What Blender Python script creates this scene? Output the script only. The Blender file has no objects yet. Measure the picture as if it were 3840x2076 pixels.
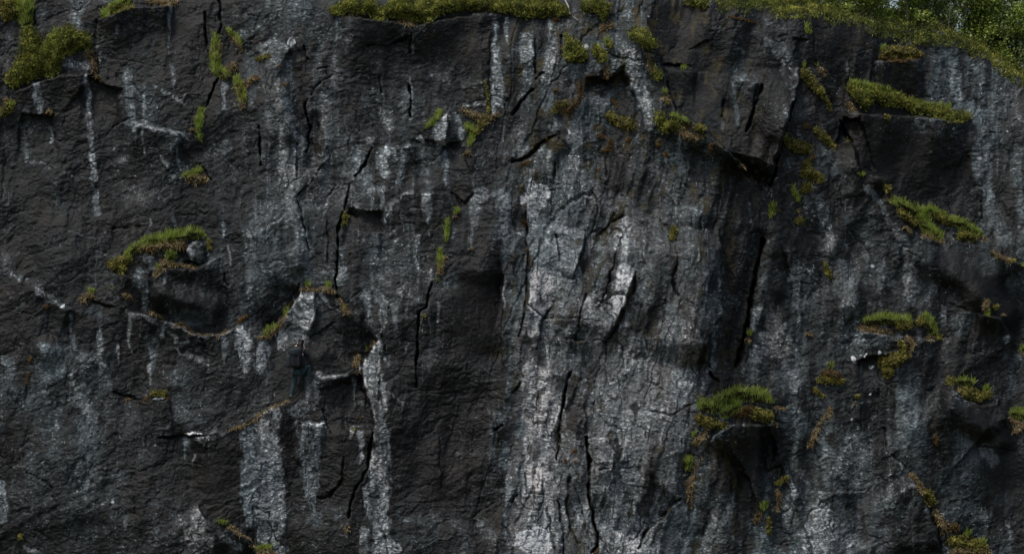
import bpy, math, random
import numpy as np
from mathutils import Vector, Matrix
random.seed(7); RNG = np.random.default_rng(11)
# ------------------------------------------------------------------ camera, sky, sun, exposure
SC = bpy.context.scene
D = 60.0                      # camera to cliff, metres
F = 118.0 * D                 # focal length in photo pixels (photo is 3840 x 2076)
cam_data = bpy.data.cameras.new('camera'); cam = bpy.data.objects.new('camera', cam_data)
SC.collection.objects.link(cam); cam.location = (0, -D, 0); cam.rotation_euler = (math.radians(90), 0, 0)
cam_data.sensor_width = 36; cam_data.lens = 36 * F / 3840; cam_data.clip_end = 2000; cam_data.clip_start = 0.5
SC.camera = cam
SUN_EL, SUN_AZ = math.radians(64), math.radians(-128)       # high, from behind the camera and to its left
W = bpy.data.worlds.new('World'); SC.world = W; W.use_nodes = True
nt = W.node_tree; nt.nodes.clear()
sky = nt.nodes.new('ShaderNodeTexSky'); sky.sky_type = 'NISHITA'; sky.sun_disc = False
sky.sun_elevation = SUN_EL; sky.sun_rotation = SUN_AZ; sky.air_density = 1.2; sky.dust_density = 4.0; sky.ozone_density = 1.0
bg = nt.nodes.new('ShaderNodeBackground'); bg.inputs['Strength'].default_value = 0.10
wo = nt.nodes.new('ShaderNodeOutputWorld')
nt.links.new(sky.outputs[0], bg.inputs[0]); nt.links.new(bg.outputs[0], wo.inputs[0])
sl = bpy.data.lights.new('sun', 'SUN'); sl.energy = 1.5; sl.angle = math.radians(14); sl.color = (1.0, 0.98, 0.94)
so = bpy.data.objects.new('sun', sl); SC.collection.objects.link(so)
sdir = Vector((math.cos(SUN_EL) * math.sin(SUN_AZ), math.cos(SUN_EL) * math.cos(SUN_AZ), math.sin(SUN_EL)))
so.rotation_euler = sdir.to_track_quat('Z', 'Y').to_euler()
SC.view_settings.view_transform = 'Standard'; SC.view_settings.look = 'None'
SC.view_settings.gamma = 1.0; SC.view_settings.exposure = 0.32

# ------------------------------------------------------------------ helpers
def link(o): SC.collection.objects.link(o); return o
def tag(o, label=None, cat=None, group=None, kind=None):
    if label: o['label'] = label
    if cat: o['category'] = cat
    if group: o['group'] = group
    if kind: o['kind'] = kind
    return o
def empty(name, loc):
    o = bpy.data.objects.new(name, None); o.location = loc; o.empty_display_size = 0.2; return link(o)
def np_mesh(name, verts, faces, mat, parent=None, smooth=False, quads=None):
    """verts (n,3) array; faces (m,3) triangles, quads (k,4)"""
    me = bpy.data.meshes.new(name)
    verts = np.asarray(verts, np.float32)
    if parent is not None: verts = verts - np.array(parent.location, np.float32)
    tri = np.asarray(faces, np.int32).reshape(-1, 3) if faces is not None else np.zeros((0, 3), np.int32)
    qd = np.asarray(quads, np.int32).reshape(-1, 4) if quads is not None else np.zeros((0, 4), np.int32)
    me.vertices.add(len(verts)); me.vertices.foreach_set('co', verts.ravel())
    nl = tri.size + qd.size
    me.loops.add(nl); me.loops.foreach_set('vertex_index', np.concatenate([tri.ravel(), qd.ravel()]))
    me.polygons.add(len(tri) + len(qd))
    ls = np.concatenate([np.arange(len(tri)) * 3, tri.size + np.arange(len(qd)) * 4]).astype(np.int32)
    me.polygons.foreach_set('loop_start', ls)
    me.polygons.foreach_set('use_smooth', np.full(len(ls), smooth, bool))
    me.update(calc_edges=True); me.materials.append(mat)
    o = bpy.data.objects.new(name, me); link(o)
    if parent is not None: o.parent = parent
    return o
def T(c, r, u, v): return 960 * c + u / 2.0125, 692 * r + v / 2.0125
def hash2(ix, iy, seed):
    h = (ix.astype(np.int64) * 374761393 + iy.astype(np.int64) * 668265263 + seed * 1442695041) & 0xffffffff
    h = ((h ^ (h >> 13)) * 1274126177) & 0xffffffff
    h = (h ^ (h >> 16))
    return (h & 0xffffff).astype(np.float32) / 16777215.0
def vnoise(x, y, seed=0):
    ix = np.floor(x); iy = np.floor(y); fx = (x - ix).astype(np.float32); fy = (y - iy).astype(np.float32)
    fx = fx * fx * (3 - 2 * fx); fy = fy * fy * (3 - 2 * fy)
    a = hash2(ix, iy, seed); b = hash2(ix + 1, iy, seed); c = hash2(ix, iy + 1, seed); d = hash2(ix + 1, iy + 1, seed)
    return (a + (b - a) * fx) * (1 - fy) + (c + (d - c) * fx) * fy - 0.5
def fbm(x, y, seed=0, o=4, g=0.55):
    s = 0; a = 1.0; n = 0
    for k in range(o):
        s = s + a * vnoise(x * 2 ** k + 17.3 * k, y * 2 ** k - 9.1 * k, seed + k); n += a; a *= g
    return s / n * 2
def ridge(x, y, seed=0, o=3, g=0.5):
    s = 0; a = 1.0; n = 0
    for k in range(o):
        s = s + a * (1 - np.abs(vnoise(x * 2 ** k + 3.7 * k, y * 2 ** k, seed + k)) * 4); n += a; a *= g
    return s / n
def facets(x, y, seed, tilt=1.0, curv=.9, nb=1):
    """broken rock: tilted planes meeting in ridges"""
    ix = np.floor(x); iy = np.floor(y); mx0 = ix.min() - nb; my0 = iy.min() - nb
    cxx, cyy = np.meshgrid(np.arange(mx0, ix.max() + nb + 1), np.arange(my0, iy.max() + nb + 1)); tb = [hash2(cxx, cyy, seed + k) for k in range(5)]
    best = np.full(x.shape, -9e9, np.float32); near = np.full(x.shape, 9e9, np.float32); hn = np.zeros(x.shape, np.float32)
    for dy in range(-nb, nb + 1):
        for dx in range(-nb, nb + 1):
            cx = ix + dx; cy = iy + dy; gx_ = (cx - mx0).astype(np.int32); gy_ = (cy - my0).astype(np.int32)
            px = cx + tb[0][gy_, gx_]; py = cy + tb[1][gy_, gx_]
            ddx = x - px; ddy = y - py; d2 = ddx * ddx + ddy * ddy
            h = (tb[2][gy_, gx_] - .5) + tilt * ((tb[3][gy_, gx_] - .5) * ddx + (tb[4][gy_, gx_] - .5) * ddy)
            m = d2 < near; hn = np.where(m, h, hn); near = np.where(m, d2, near)
            best = np.maximum(best, (h - d2 * curv).astype(np.float32))
    return hn.astype(np.float32), best

# ------------------------------------------------------------------ cliff grid in photo pixels
ST = 2.8
def axis(lo, hi, a, b):
    mid = np.arange(lo, hi + ST, ST); out = [mid]
    s = ST; p = lo; l = []
    while p > a: s *= 1.10; p -= s; l.append(p)
    r = []; s = ST; p = mid[-1]
    while p < b: s *= 1.10; p += s; r.append(p)
    return np.concatenate([np.array(l[::-1]), mid, np.array(r)])
AU = axis(-60, 3900, -900, 4800); AV = axis(-60, 2130, -330, 3050)
U, V_ = np.meshgrid(AU, AV); U = U.astype(np.float32); V_ = V_.astype(np.float32)
NV, NU = U.shape
mx = (U - 1920) / 118.0; mz = (1038 - V_) / 118.0        # metres on the reference plane
w1 = fbm(U / 130, V_ / 130, 5, 3) * 16; w2 = fbm(U / 130, V_ / 130, 25, 3) * 16
w3 = fbm(U / 22, V_ / 30, 45, 2); w4 = fbm(U / 22, V_ / 22, 65, 2)
WU = U + w1 * 0.45 + w3 * 7; WV = V_ + w2 * 0.6 + w4 * 7
EDGE = fbm(U / 9, V_ / 26, 85, 3)
def box(u0, u1, v0, v1):
    i0, i1 = np.searchsorted(AU, (u0, u1)); j0, j1 = np.searchsorted(AV, (v0, v1))
    return slice(max(j0 - 1, 0), min(j1 + 1, NV)), slice(max(i0 - 1, 0), min(i1 + 1, NU))
def chain_dist(px, py, pts):
    """signed distance to a chain of round-ended segments whose radius varies"""
    best = np.full(px.shape, 9e9, np.float32)
    if len(pts) == 1: pts = [pts[0], (pts[0][0] + .1, pts[0][1], pts[0][2])]
    for (ax, ay, ar), (bx, by, br) in zip(pts[:-1], pts[1:]):
        dx, dy = bx - ax, by - ay; L = dx * dx + dy * dy + 1e-6
        t = np.clip(((px - ax) * dx + (py - ay) * dy) / L, 0, 1)
        d = np.hypot(px - ax - t * dx, py - ay - t * dy) - (ar + (br - ar) * t)
        best = np.minimum(best, d)
    return best
def poly_dist(px, py, pts):
    best = np.full(px.shape, 9e9, np.float32); ins = np.zeros(px.shape, bool)
    n = len(pts)
    for k in range(n):
        ax, ay = pts[k]; bx, by = pts[(k + 1) % n]
        dx, dy = bx - ax, by - ay
        t = np.clip(((px - ax) * dx + (py - ay) * dy) / (dx * dx + dy * dy + 1e-6), 0, 1)
        best = np.minimum(best, np.hypot(px - ax - t * dx, py - ay - t * dy))
        c = ((ay > py) != (by > py)) & (px < (bx - ax) * (py - ay) / (by - ay + 1e-9) + ax)
        ins ^= c
    return np.where(ins, -best, best)
def sstep(x): x = np.clip(x, 0, 1); return x * x * (3 - 2 * x)
# ------------------------------------------------------------------ where the stains, painted recess shade, cracks, steps and plants are (traced by eye, 12 fields of the face)
VB = """322112332111233211211122
222112432222334212211233
211212443332233212222233
211222443332233321221223
211222533322643331231123
111122532332655431233123
222112423321655541333222
111212222211646441333321
232222111111654542432322
332222211111755543333321
232211211112755541343332
222111111112756541333332
222232121222756533353332"""
t, g, p = 0.0, 0.5, 1.0
VS = {}; CR = {}; STP = {}
VS[0,0] = [(.5,t,[(600,0,70),(570,120,50),(600,230,30)]),(.5,g,[(1285,20,18),(1275,180,15),(1275,400,6)]),(.45,g,[(1285,480,22),(1305,600,15),(1320,680,5)]),
(.6,g,[(645,580,18),(665,750,25),(665,950,22),(690,1150,28),(715,1360,20)]),(.58,t,[(265,640,22),(270,720,30),(305,850,22)]),(.45,g,[(480,480,25),(580,490,40),(690,500,35)]),
(.4,t,[(185,830,18),(195,1030,25),(200,1200,20)]),(.5,g,[(385,960,8),(388,1080,8)]),(.42,t,[(960,560,40),(990,700,35),(990,850,25),(1020,1000,25)]),(.27,t,[(1100,700,80),(1150,850,60)]),
(.55,g,[(1100,700,5),(1080,1000,7),(1095,1150,5)]),(.46,g,[(950,920,15),(1100,930,25),(1250,980,25),(1400,1030,20)]),(.46,g,[(1170,650,12),(1290,710,15),(1400,800,8)]),
(.45,t,[(1200,1160,8),(1260,1270,15)]),(.5,g,[(1330,1060,8),(1345,1250,8)]),(.46,t,[(1370,1270,30),(1430,1260,20)]),(.46,t,[(1700,640,25),(1690,750,15),(1685,830,8)]),
(.35,t,[(1900,500,80),(1880,750,60)]),(.3,t,[(1900,150,60),(1850,250,40)]),(.45,g,[(760,260,10),(740,350,12)]),(.45,g,[(880,190,12),(870,250,8)]),(.4,g,[(760,400,10),(755,480,8)]),
(.35,p,[(30,450,40),(80,300,30)]),(.3,g,[(1600,1150,60),(1700,1100,60)]),(.45,g,[(200,1230,10),(380,1240,8),(550,1330,10),(700,1350,8)]),(.27,p,[(50,1050,60)]),(.35,g,[(850,1250,20),(950,1180,20)]),
(.02,p,[(860,740,60),(880,900,50)]),(.05,p,[(540,640,60),(560,900,60)]),(.05,p,[(1420,300,90),(1450,150,80)])]  # first stroke: shade of the recess under the overhang, painted dark
VS[1,0] = [(.35,t,[(60,60,90),(40,200,50)]),(.45,g,[(60,370,50),(140,350,40),(200,350,40)]),(.4,g,[(60,480,50),(80,600,60),(110,720,60),(100,850,50),(95,950,25)]),
(.44,t,[(260,470,25),(250,600,35),(245,760,40),(240,860,30)]),(.5,g,[(180,930,20),(190,1100,25),(190,1280,20),(185,1380,10)]),(.44,g,[(260,920,50),(310,960,40),(330,1060,30)]),
(.5,g,[(300,1000,8),(300,1200,15),(310,1390,15)]),(.44,g,[(600,400,14),(600,500,25),(590,620,30),(540,700,60),(520,820,50),(510,950,30)]),(.4,t,[(610,180,10),(612,330,8)]),
(.35,t,[(610,700,20),(600,900,25),(610,1000,15)]),(.32,t,[(560,1000,60),(560,1100,30),(570,1200,12)]),(.46,g,[(930,820,10),(970,880,35),(1010,940,45)]),(.45,g,[(1000,960,15),(1005,1080,8)]),
(.5,g,[(950,640,8),(960,760,6)]),(.45,g,[(1160,570,6),(1165,740,10)]),(.4,p,[(1190,240,8),(1180,400,10)]),(.64,t,[(1810,170,20),(1810,350,25),(1820,550,40),(1820,700,48),(1810,820,40),(1800,890,12)]),
(.5,t,[(1880,140,15),(1890,250,18),(1900,340,10)]),(.62,t,[(1000,1110,40),(950,1170,45),(960,1250,50),(975,1310,38)]),(.56,t,[(1030,1120,25),(1060,1170,12),(1060,1210,8)]),
(.48,t,[(1140,1100,25),(1125,1180,28),(1105,1280,25),(1090,1390,20)]),(.62,g,[(1440,860,20),(1390,960,50),(1410,1050,45),(1390,1110,15)]),(.1,g,[(1490,950,33),(1495,1030,30)]),  # dark stroke right of the slab: part stained rock, part painted facet shade
(.5,t,[(1520,880,15),(1550,980,25),(1560,1080,18)]),(.85,g,[(1240,1030,14),(1265,1060,12)]),(.45,g,[(1265,1110,8),(1250,1200,12)]),(.46,t,[(1420,1150,10),(1435,1220,28),(1430,1310,18),(1430,1390,12)]),
(.48,t,[(760,1160,30),(755,1270,28)]),(.44,g,[(850,1060,25),(880,1040,20)]),(.44,t,[(850,1280,30),(840,1390,30)]),(.35,p,[(1600,620,50),(1700,700,40)]),(.55,g,[(1580,790,12),(1740,790,15)]),
(.3,g,[(1340,560,30),(1440,600,30)]),(.4,g,[(700,1320,30)]),(.4,t,[(1840,1380,30),(1900,1330,30)]),(.38,t,[(540,1330,60),(580,1380,30)]),(.03,p,[(1500,250,160),(1600,420,120)]),(.03,p,[(1740,250,30),(1745,600,20)])]
VS[2,0] = [(.52,t,[(100,270,40),(105,400,55),(115,520,50),(120,610,35)]),(.52,g,[(310,200,40),(300,350,40),(300,480,50),(280,600,50)]),(.42,t,[(380,500,40),(480,540,60),(560,520,40)]),
(.42,t,[(390,300,10),(385,480,20)]),(.5,g,[(650,500,15),(670,560,10)]),(.45,t,[(800,500,25),(790,540,20)]),(.35,t,[(480,60,20),(470,20,30)]),(.35,g,[(430,190,60)]),(.33,t,[(900,100,50),(900,180,40)]),
(.5,t,[(975,50,8),(970,210,8)]),(.58,g,[(860,380,40),(920,450,60),(940,550,50),(950,650,60),(1010,770,50),(1040,860,40),(1040,960,25)]),(.5,g,[(1080,420,15)]),(.42,g,[(100,700,40),(60,740,30)]),
(.38,t,[(250,740,60),(260,800,60)]),(.5,g,[(340,940,40),(300,960,30)]),(.33,g,[(60,950,60),(60,1080,60)]),(.42,g,[(50,1150,50),(100,1120,30)]),(.33,t,[(600,760,60),(560,850,50),(650,900,60)]),
(.46,g,[(450,990,60),(500,1080,60)]),(.54,g,[(250,1180,70),(210,1270,90),(180,1360,90)]),(.5,g,[(480,1200,60),(520,1290,40),(530,1380,40)]),(.42,g,[(440,1320,50)]),(.33,t,[(960,1050,60),(1000,1150,80)]),
(.4,t,[(1180,1130,40),(1230,1200,50),(1300,1290,50)]),(.42,g,[(1100,1300,30),(1150,1380,30)]),(.44,t,[(1665,640,20),(1690,780,20),(1700,950,15)]),(.33,t,[(1700,590,30),(1850,620,30)]),
(.4,g,[(1590,940,15),(1600,990,12)]),(.35,g,[(1920,300,20),(1900,400,10)]),(.4,p,[(1780,1340,30),(1830,1380,30)]),(1.,g,[(565,355,14)]),(.95,g,[(435,993,10)]),
(.12,g,[(1300,300,220),(1350,600,180),(1500,750,130)]),(.07,p,[(680,620,90),(640,690,60)])]
VS[3,0] = [(.42,g,[(60,350,60),(150,460,50),(210,520,30)]),(.58,t,[(240,640,8),(190,760,10),(160,880,12),(135,980,8)]),(.25,g,[(230,150,20),(220,260,20)]),(.33,g,[(20,160,50)]),(.45,p,[(480,170,12),(480,330,15)]),
(.42,t,[(595,480,15),(600,570,15)]),(.3,g,[(740,230,50)]),(.35,g,[(260,850,50),(290,800,40)]),(.42,t,[(220,990,20),(240,1040,20)]),(.36,t,[(1350,350,60),(1430,430,70),(1530,500,100),(1560,600,90),(1570,720,70),(1620,850,50)]),
(.47,t,[(1340,330,20),(1370,450,30),(1400,560,30),(1420,700,30),(1450,780,40),(1560,850,50),(1620,960,35),(1620,1080,60),(1600,1180,70),(1620,1300,70),(1640,1390,60)]),
(.42,g,[(1640,400,30),(1720,450,40),(1850,560,40)]),(.32,t,[(1750,600,60),(1760,800,50)]),(.42,t,[(1880,1150,40),(1870,1280,40),(1890,1390,30)]),(.33,g,[(1880,900,40)]),(.45,g,[(1760,1060,15)]),
(.35,t,[(160,1200,30),(160,1260,30)]),(.34,t,[(430,1150,50),(450,1250,80),(550,1350,80)]),(.28,p,[(480,620,50),(520,700,40)]),(.38,p,[(530,810,30),(660,850,12)]),(.3,t,[(1130,950,40),(1100,1030,40)]),
(.35,g,[(790,530,20),(850,490,20)]),(.9,g,[(1700,435,9),(1725,465,11)]),(.9,g,[(1590,1190,12)]),(.85,g,[(1810,990,8)]),(.08,p,[(450,300,90),(700,300,120),(450,480,60)]),(.08,p,[(1000,600,150),(900,1080,150),(1250,1180,160)])]
VS[0,1] = [(.36,p,[(1000,40,80),(1080,90,60),(950,100,50)]),(.44,g,[(700,0,12),(725,100,25),(740,220,20)]),(.42,g,[(1300,240,20),(1310,300,10)]),(.62,t,[(1685,260,10),(1685,350,12),(1692,400,5)]),
(.5,g,[(1725,440,5),(1740,600,6),(1750,720,4)]),(.4,p,[(1140,270,20),(1120,330,15)]),(.5,g,[(1110,560,50),(1150,620,45)]),(.44,t,[(1060,680,50),(1030,740,50),(1080,740,30)]),(.47,t,[(1085,770,25),(1085,870,35),(1085,940,30)]),
(.4,t,[(1250,650,30),(1240,720,20)]),(.34,t,[(1590,560,60),(1680,600,40)]),(.44,g,[(1870,360,40),(1880,500,35),(1880,650,25),(1890,850,12)]),(.4,p,[(50,520,50),(40,620,60)]),(.44,g,[(100,680,20),(200,730,30),(320,830,35),(430,890,25)]),
(.95,g,[(462,912,14)]),(.45,g,[(740,510,5),(860,540,6)]),(.4,g,[(500,350,8),(700,400,8)]),(.5,t,[(540,990,12),(542,1080,15),(545,1180,15),(555,1220,20)]),(.48,g,[(755,990,20),(760,1100,22),(760,1200,28),(750,1300,28),(770,1380,40)]),
(.5,g,[(980,1000,20),(980,1080,15),(970,1180,10),(990,1260,5)]),(.5,g,[(890,1210,8),(885,1260,12),(890,1350,6)]),(.5,t,[(1210,1090,28),(1220,1140,20)]),(.5,t,[(1165,1170,22),(1165,1280,28),(1150,1390,25)]),
(.44,p,[(950,960,15),(1100,990,20),(1200,1050,15),(1330,1060,18),(1430,1110,15)]),(.44,g,[(1260,1110,15),(1350,1200,20),(1420,1190,15)]),(.46,p,[(1320,1200,15),(1350,1280,15),(1470,1310,25),(1560,1340,30)]),
(.66,g,[(1860,1060,35),(1830,1120,60),(1840,1200,60),(1850,1300,45),(1855,1390,25)]),(.48,t,[(1690,1160,25),(1690,1250,18),(1690,1350,10)]),(.44,t,[(340,1220,50),(400,1300,90),(330,1360,60)]),(.4,g,[(540,1270,40),(620,1330,60),(600,1380,60)]),
(.44,t,[(30,1320,40),(80,1370,40)]),(.42,p,[(1450,1140,6),(1650,1145,8),(1760,1090,10)]),(.3,t,[(700,960,60),(800,1020,30)]),(.33,g,[(1280,930,30),(1330,990,20)]),(.26,t,[(1400,1000,80),(1550,1000,60)]),
(.04,p,[(300,150,100),(350,250,80)]),(.04,p,[(1000,350,100),(800,330,80)]),(.05,p,[(200,780,60),(60,800,60)])]
VS[1,1] = [(.47,g,[(280,30,40),(260,150,60),(290,250,40),(330,330,40),(370,430,40),(400,520,35),(390,620,30),(380,700,15)]),(.32,t,[(100,80,60),(60,150,60),(150,200,50)]),(.4,g,[(150,380,50),(150,450,12),(145,600,12)]),
(.4,p,[(280,500,50),(330,550,40)]),(.32,t,[(80,640,100),(200,650,60),(300,680,60)]),(.38,g,[(430,130,60),(600,50,60),(620,120,50)]),(.5,t,[(850,30,30),(855,130,18),(858,280,6)]),(.48,t,[(935,30,30),(940,120,25),(930,190,10)]),
(.52,t,[(1000,160,22),(985,230,18),(975,300,8)]),(.46,g,[(740,190,25),(775,210,12),(775,260,5)]),(.46,g,[(800,210,6),(960,200,6),(1120,80,10),(1180,50,15)]),(.54,g,[(1290,90,40),(1290,160,28),(1300,260,12),(1300,370,8)]),
(.45,g,[(1100,230,8),(1105,280,6)]),(.47,g,[(1700,50,60),(1650,120,50),(1640,200,50),(1640,280,30),(1620,400,12),(1625,480,8)]),(.47,t,[(1820,60,50),(1880,160,60),(1880,240,40),(1870,330,35),(1870,450,25),(1860,600,20),(1855,750,15),(1860,900,12)]),
(.36,t,[(1900,1000,30),(1900,1150,30),(1910,1350,30)]),(.42,t,[(1490,330,15),(1480,400,12)]),(.34,t,[(920,380,50),(900,480,60),(890,560,50)]),(.4,g,[(800,380,30),(800,450,12)]),(.32,t,[(660,480,30),(640,560,30)]),
(.47,t,[(660,640,30),(665,680,35),(640,740,25)]),(.46,g,[(1045,350,12),(1050,400,12),(1045,480,6)]),(.35,g,[(1000,370,40)]),(.5,g,[(1215,400,18),(1210,500,10),(1205,600,8)]),(1.,g,[(1212,630,9)]),(.52,g,[(1320,650,15),(1305,720,10)]),
(.35,p,[(1270,680,40)]),(.44,g,[(940,530,5),(935,700,8),(925,790,6)]),(.5,g,[(880,690,10),(878,780,14)]),
(.66,g,'P',[(350,790),(440,790),(450,870),(440,1000),(420,1120),(350,1200),(230,1240),(160,1240),(160,1150),(230,1000),(290,880)]),(.5,g,[(60,1200,40),(40,1280,60),(30,1370,50)]),(.52,g,[(490,820,15),(530,870,15),(570,930,10),(620,960,8)]),
(.42,g,[(610,890,20)]),(.54,t,[(830,820,30),(835,900,25),(850,980,15),(858,1070,5)]),(.48,g,[(930,860,40),(970,890,30),(940,950,12),(940,1100,6)]),(.46,g,[(980,960,15),(960,1080,10)]),(.44,g,[(1100,790,30),(1070,900,20),(1055,980,10),(1055,1090,8)]),
(.3,g,[(1150,780,60),(1200,850,50)]),(.44,g,[(1375,890,10),(1380,1000,12),(1378,1090,6)]),(.45,g,[(1310,1000,6),(1315,1110,5)]),(.36,t,[(1460,740,60),(1410,820,30)]),
(.63,g,'P',[(930,1160),(945,1200),(945,1400),(790,1400),(800,1350),(860,1250),(900,1190)]),(.45,g,[(980,1300,20),(1010,1360,15)]),(.33,p,[(1300,1300,50),(1320,1370,50)]),(.5,g,[(1130,1220,6),(1130,1270,5)]),
(.03,p,'P',[(700,215),(960,220),(970,350),(850,355),(740,330),(690,260)]),(.02,p,[(1540,40,60),(1520,130,40)]),(.04,p,[(1650,700,90),(1700,1000,110),(1650,1200,100)])]  # polygon: shade inside the alcove put into the colour
VS[2,1] = [(.66,g,[(200,60,90),(150,200,60),(120,120,60)]),(.42,t,[(420,120,100),(440,200,80)]),(.52,t,[(300,330,120),(250,450,130),(350,420,120),(300,560,150),(330,650,100)]),(.66,p,[(230,700,90),(200,800,80),(190,900,70)]),
(.82,p,[(160,1060,50),(160,1120,40)]),(.5,g,[(280,1050,30)]),(.42,g,[(680,80,25),(690,180,20)]),(.52,g,[(840,100,30),(880,200,20),(850,240,40)]),(.6,g,[(860,290,50),(840,400,60),(820,500,60)]),(.4,t,[(690,280,50)]),
(.68,g,[(850,650,60),(850,780,60),(800,870,60),(790,980,30)]),(.42,t,[(660,620,50),(650,760,50)]),(.6,g,[(600,880,50),(590,980,40)]),(.44,t,[(550,1130,40),(540,1200,30)]),(.44,g,[(1020,600,60),(1040,760,80),(1000,880,50)]),
(.48,t,[(1300,600,60),(1340,650,60),(1360,560,50)]),(.48,t,[(1280,180,20),(1390,180,20),(1400,260,20)]),(.4,g,[(1330,250,60)]),(.54,g,[(1470,340,15),(1465,400,12)]),(.4,g,[(1480,560,80),(1500,700,60)]),(.34,t,[(1500,950,80)]),
(.47,t,[(1200,950,50),(1230,1080,70),(1200,1180,70),(1170,1300,70)]),(.47,g,[(1310,1050,40)]),(.54,t,[(1580,960,10),(1570,1040,8),(1530,1110,15),(1515,1250,12),(1510,1370,10)]),(.54,g,[(850,1200,100),(820,1320,110),(950,1250,80),(1000,1370,60)]),
(.44,g,[(300,1230,90),(200,1300,80)]),(.4,g,[(30,1150,25),(60,1250,30)]),(.28,t,[(50,500,40),(50,700,40),(40,900,40)]),(.5,g,[(1700,630,8),(1690,600,6)]),(.35,g,[(1790,150,20),(1810,300,10)]),(.45,g,[(1680,1130,6),(1680,1190,8)]),
(.33,g,[(1880,700,40),(1900,850,40)]),(.54,g,[(1860,960,50),(1830,1010,25),(1830,1100,10)]),(.55,g,[(1900,1180,60),(1850,1280,60)]),(.4,g,[(1750,1380,50)]),(.05,p,[(540,600,35),(560,700,42),(560,790,28)]),
(.1,p,[(740,560,36),(740,680,25),(720,800,22)]),(.1,g,[(1100,900,45),(1060,1000,55),(960,1060,70),(1110,990,45)]),(.13,g,[(400,1020,50)]),(.12,g,[(1000,120,90),(1050,60,90)]),(.05,p,[(1640,400,50),(1660,700,50),(1700,900,50),(1650,1100,60),(1600,1200,50),(1600,1350,50)])]  # last stroke: gully shade painted into the rock colour
VS[3,1] = [(.44,g,[(400,100,40),(420,220,40),(470,400,30),(500,520,15)]),(.44,g,[(750,20,30),(850,130,25),(900,250,25),(970,350,30),(1010,430,30),(1020,520,20)]),(.42,g,[(540,620,70),(560,750,80),(600,900,70),(560,1000,50)]),
(.46,g,[(1060,640,60),(1090,740,60),(1080,850,50)]),(.42,g,[(1240,780,40),(1210,850,30)]),(.36,g,[(950,720,50)]),(.5,g,[(1330,940,20),(1330,1060,20)]),(.42,g,[(180,600,10),(190,720,15),(220,850,12)]),(.5,p,[(30,950,60),(50,1080,60),(60,1200,100),(160,1220,60)]),
(.47,t,[(1650,50,40),(1690,160,50),(1740,280,60),(1780,400,60)]),(.42,t,[(1890,60,30),(1910,220,30)]),(.4,t,[(720,1180,100),(850,1160,80),(620,1250,60)]),(.3,t,[(1450,1060,80),(1500,1000,60)]),(.3,t,[(1750,620,80),(1600,600,80)]),
(.28,t,[(1850,750,60)]),(.2,t,[(700,300,150),(650,400,100)]),(.1,p,[(1450,600,100),(1500,750,100),(1530,880,60)]),(.45,g,[(1790,1170,24)]),(.04,g,[(1800,950,50),(1850,1100,50)]),
(1.,g,[(640,1310,12),(648,1345,12)]),(1.,g,[(695,1288,9)]),(1.,g,[(720,1300,7),(735,1280,7)]),(1.,g,[(885,1278,12)]),(1.,g,[(835,1270,9)]),(1.,g,[(765,1383,16),(790,1375,9)]),(.03,g,[(700,1340,30),(800,1320,25)]),(.9,g,[(785,612,10)])]
VS[0,2] = [(.44,t,[(380,60,60),(450,20,60)]),(.52,g,[(540,50,18),(540,110,18)]),(.47,g,[(620,170,60),(600,240,50),(680,320,40),(720,400,25)]),(.38,t,[(50,60,50),(60,180,60)]),(.35,t,[(200,230,80)]),
(.36,t,[(640,470,70),(650,600,90),(660,740,70),(650,850,50)]),(.38,g,[(900,820,40),(980,850,20)]),(.4,t,[(780,20,25),(820,150,15)]),(.5,g,[(1145,30,12),(1150,110,10)]),(.36,g,[(1330,60,60),(1400,50,50)]),(.35,g,[(1330,300,60),(1480,370,50),(1440,420,40)]),
(1.,g,[(1400,490,10),(1450,485,13),(1540,487,5)]),(.52,t,[(1400,540,30),(1410,580,20),(1395,680,6)]),(.5,g,[(1500,520,25),(1560,510,15)]),(.46,g,[(1670,480,20)]),(.45,g,[(1470,640,12),(1450,700,6),(1455,900,5)]),(.5,g,[(1630,870,6),(1632,930,4)]),
(.42,g,[(1190,450,10),(1200,490,8)]),(.33,g,[(1250,430,30)]),(.04,p,'P',[(1560,560),(1800,530),(1820,700),(1810,1000),(1850,1150),(1700,1150),(1450,1000),(1400,800),(1500,650)]),
(.53,t,'P',[(1810,470),(1940,420),(1940,1230),(1870,1190),(1830,1050),(1815,800),(1825,600)]),(.52,t,[(10,850,30),(20,980,40),(10,1100,40)]),(.48,p,[(1480,1070,40),(1500,1180,70),(1450,1260,60),(1560,1290,60),(1440,1380,40)]),
(.42,g,[(1650,1230,30),(1800,1340,30)]),(.5,g,[(940,1160,20),(940,1190,15)]),(.45,g,[(200,1340,20),(300,1380,15)]),(.85,g,[(860,1015,10)]),(.8,g,[(585,912,6)])]
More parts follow.
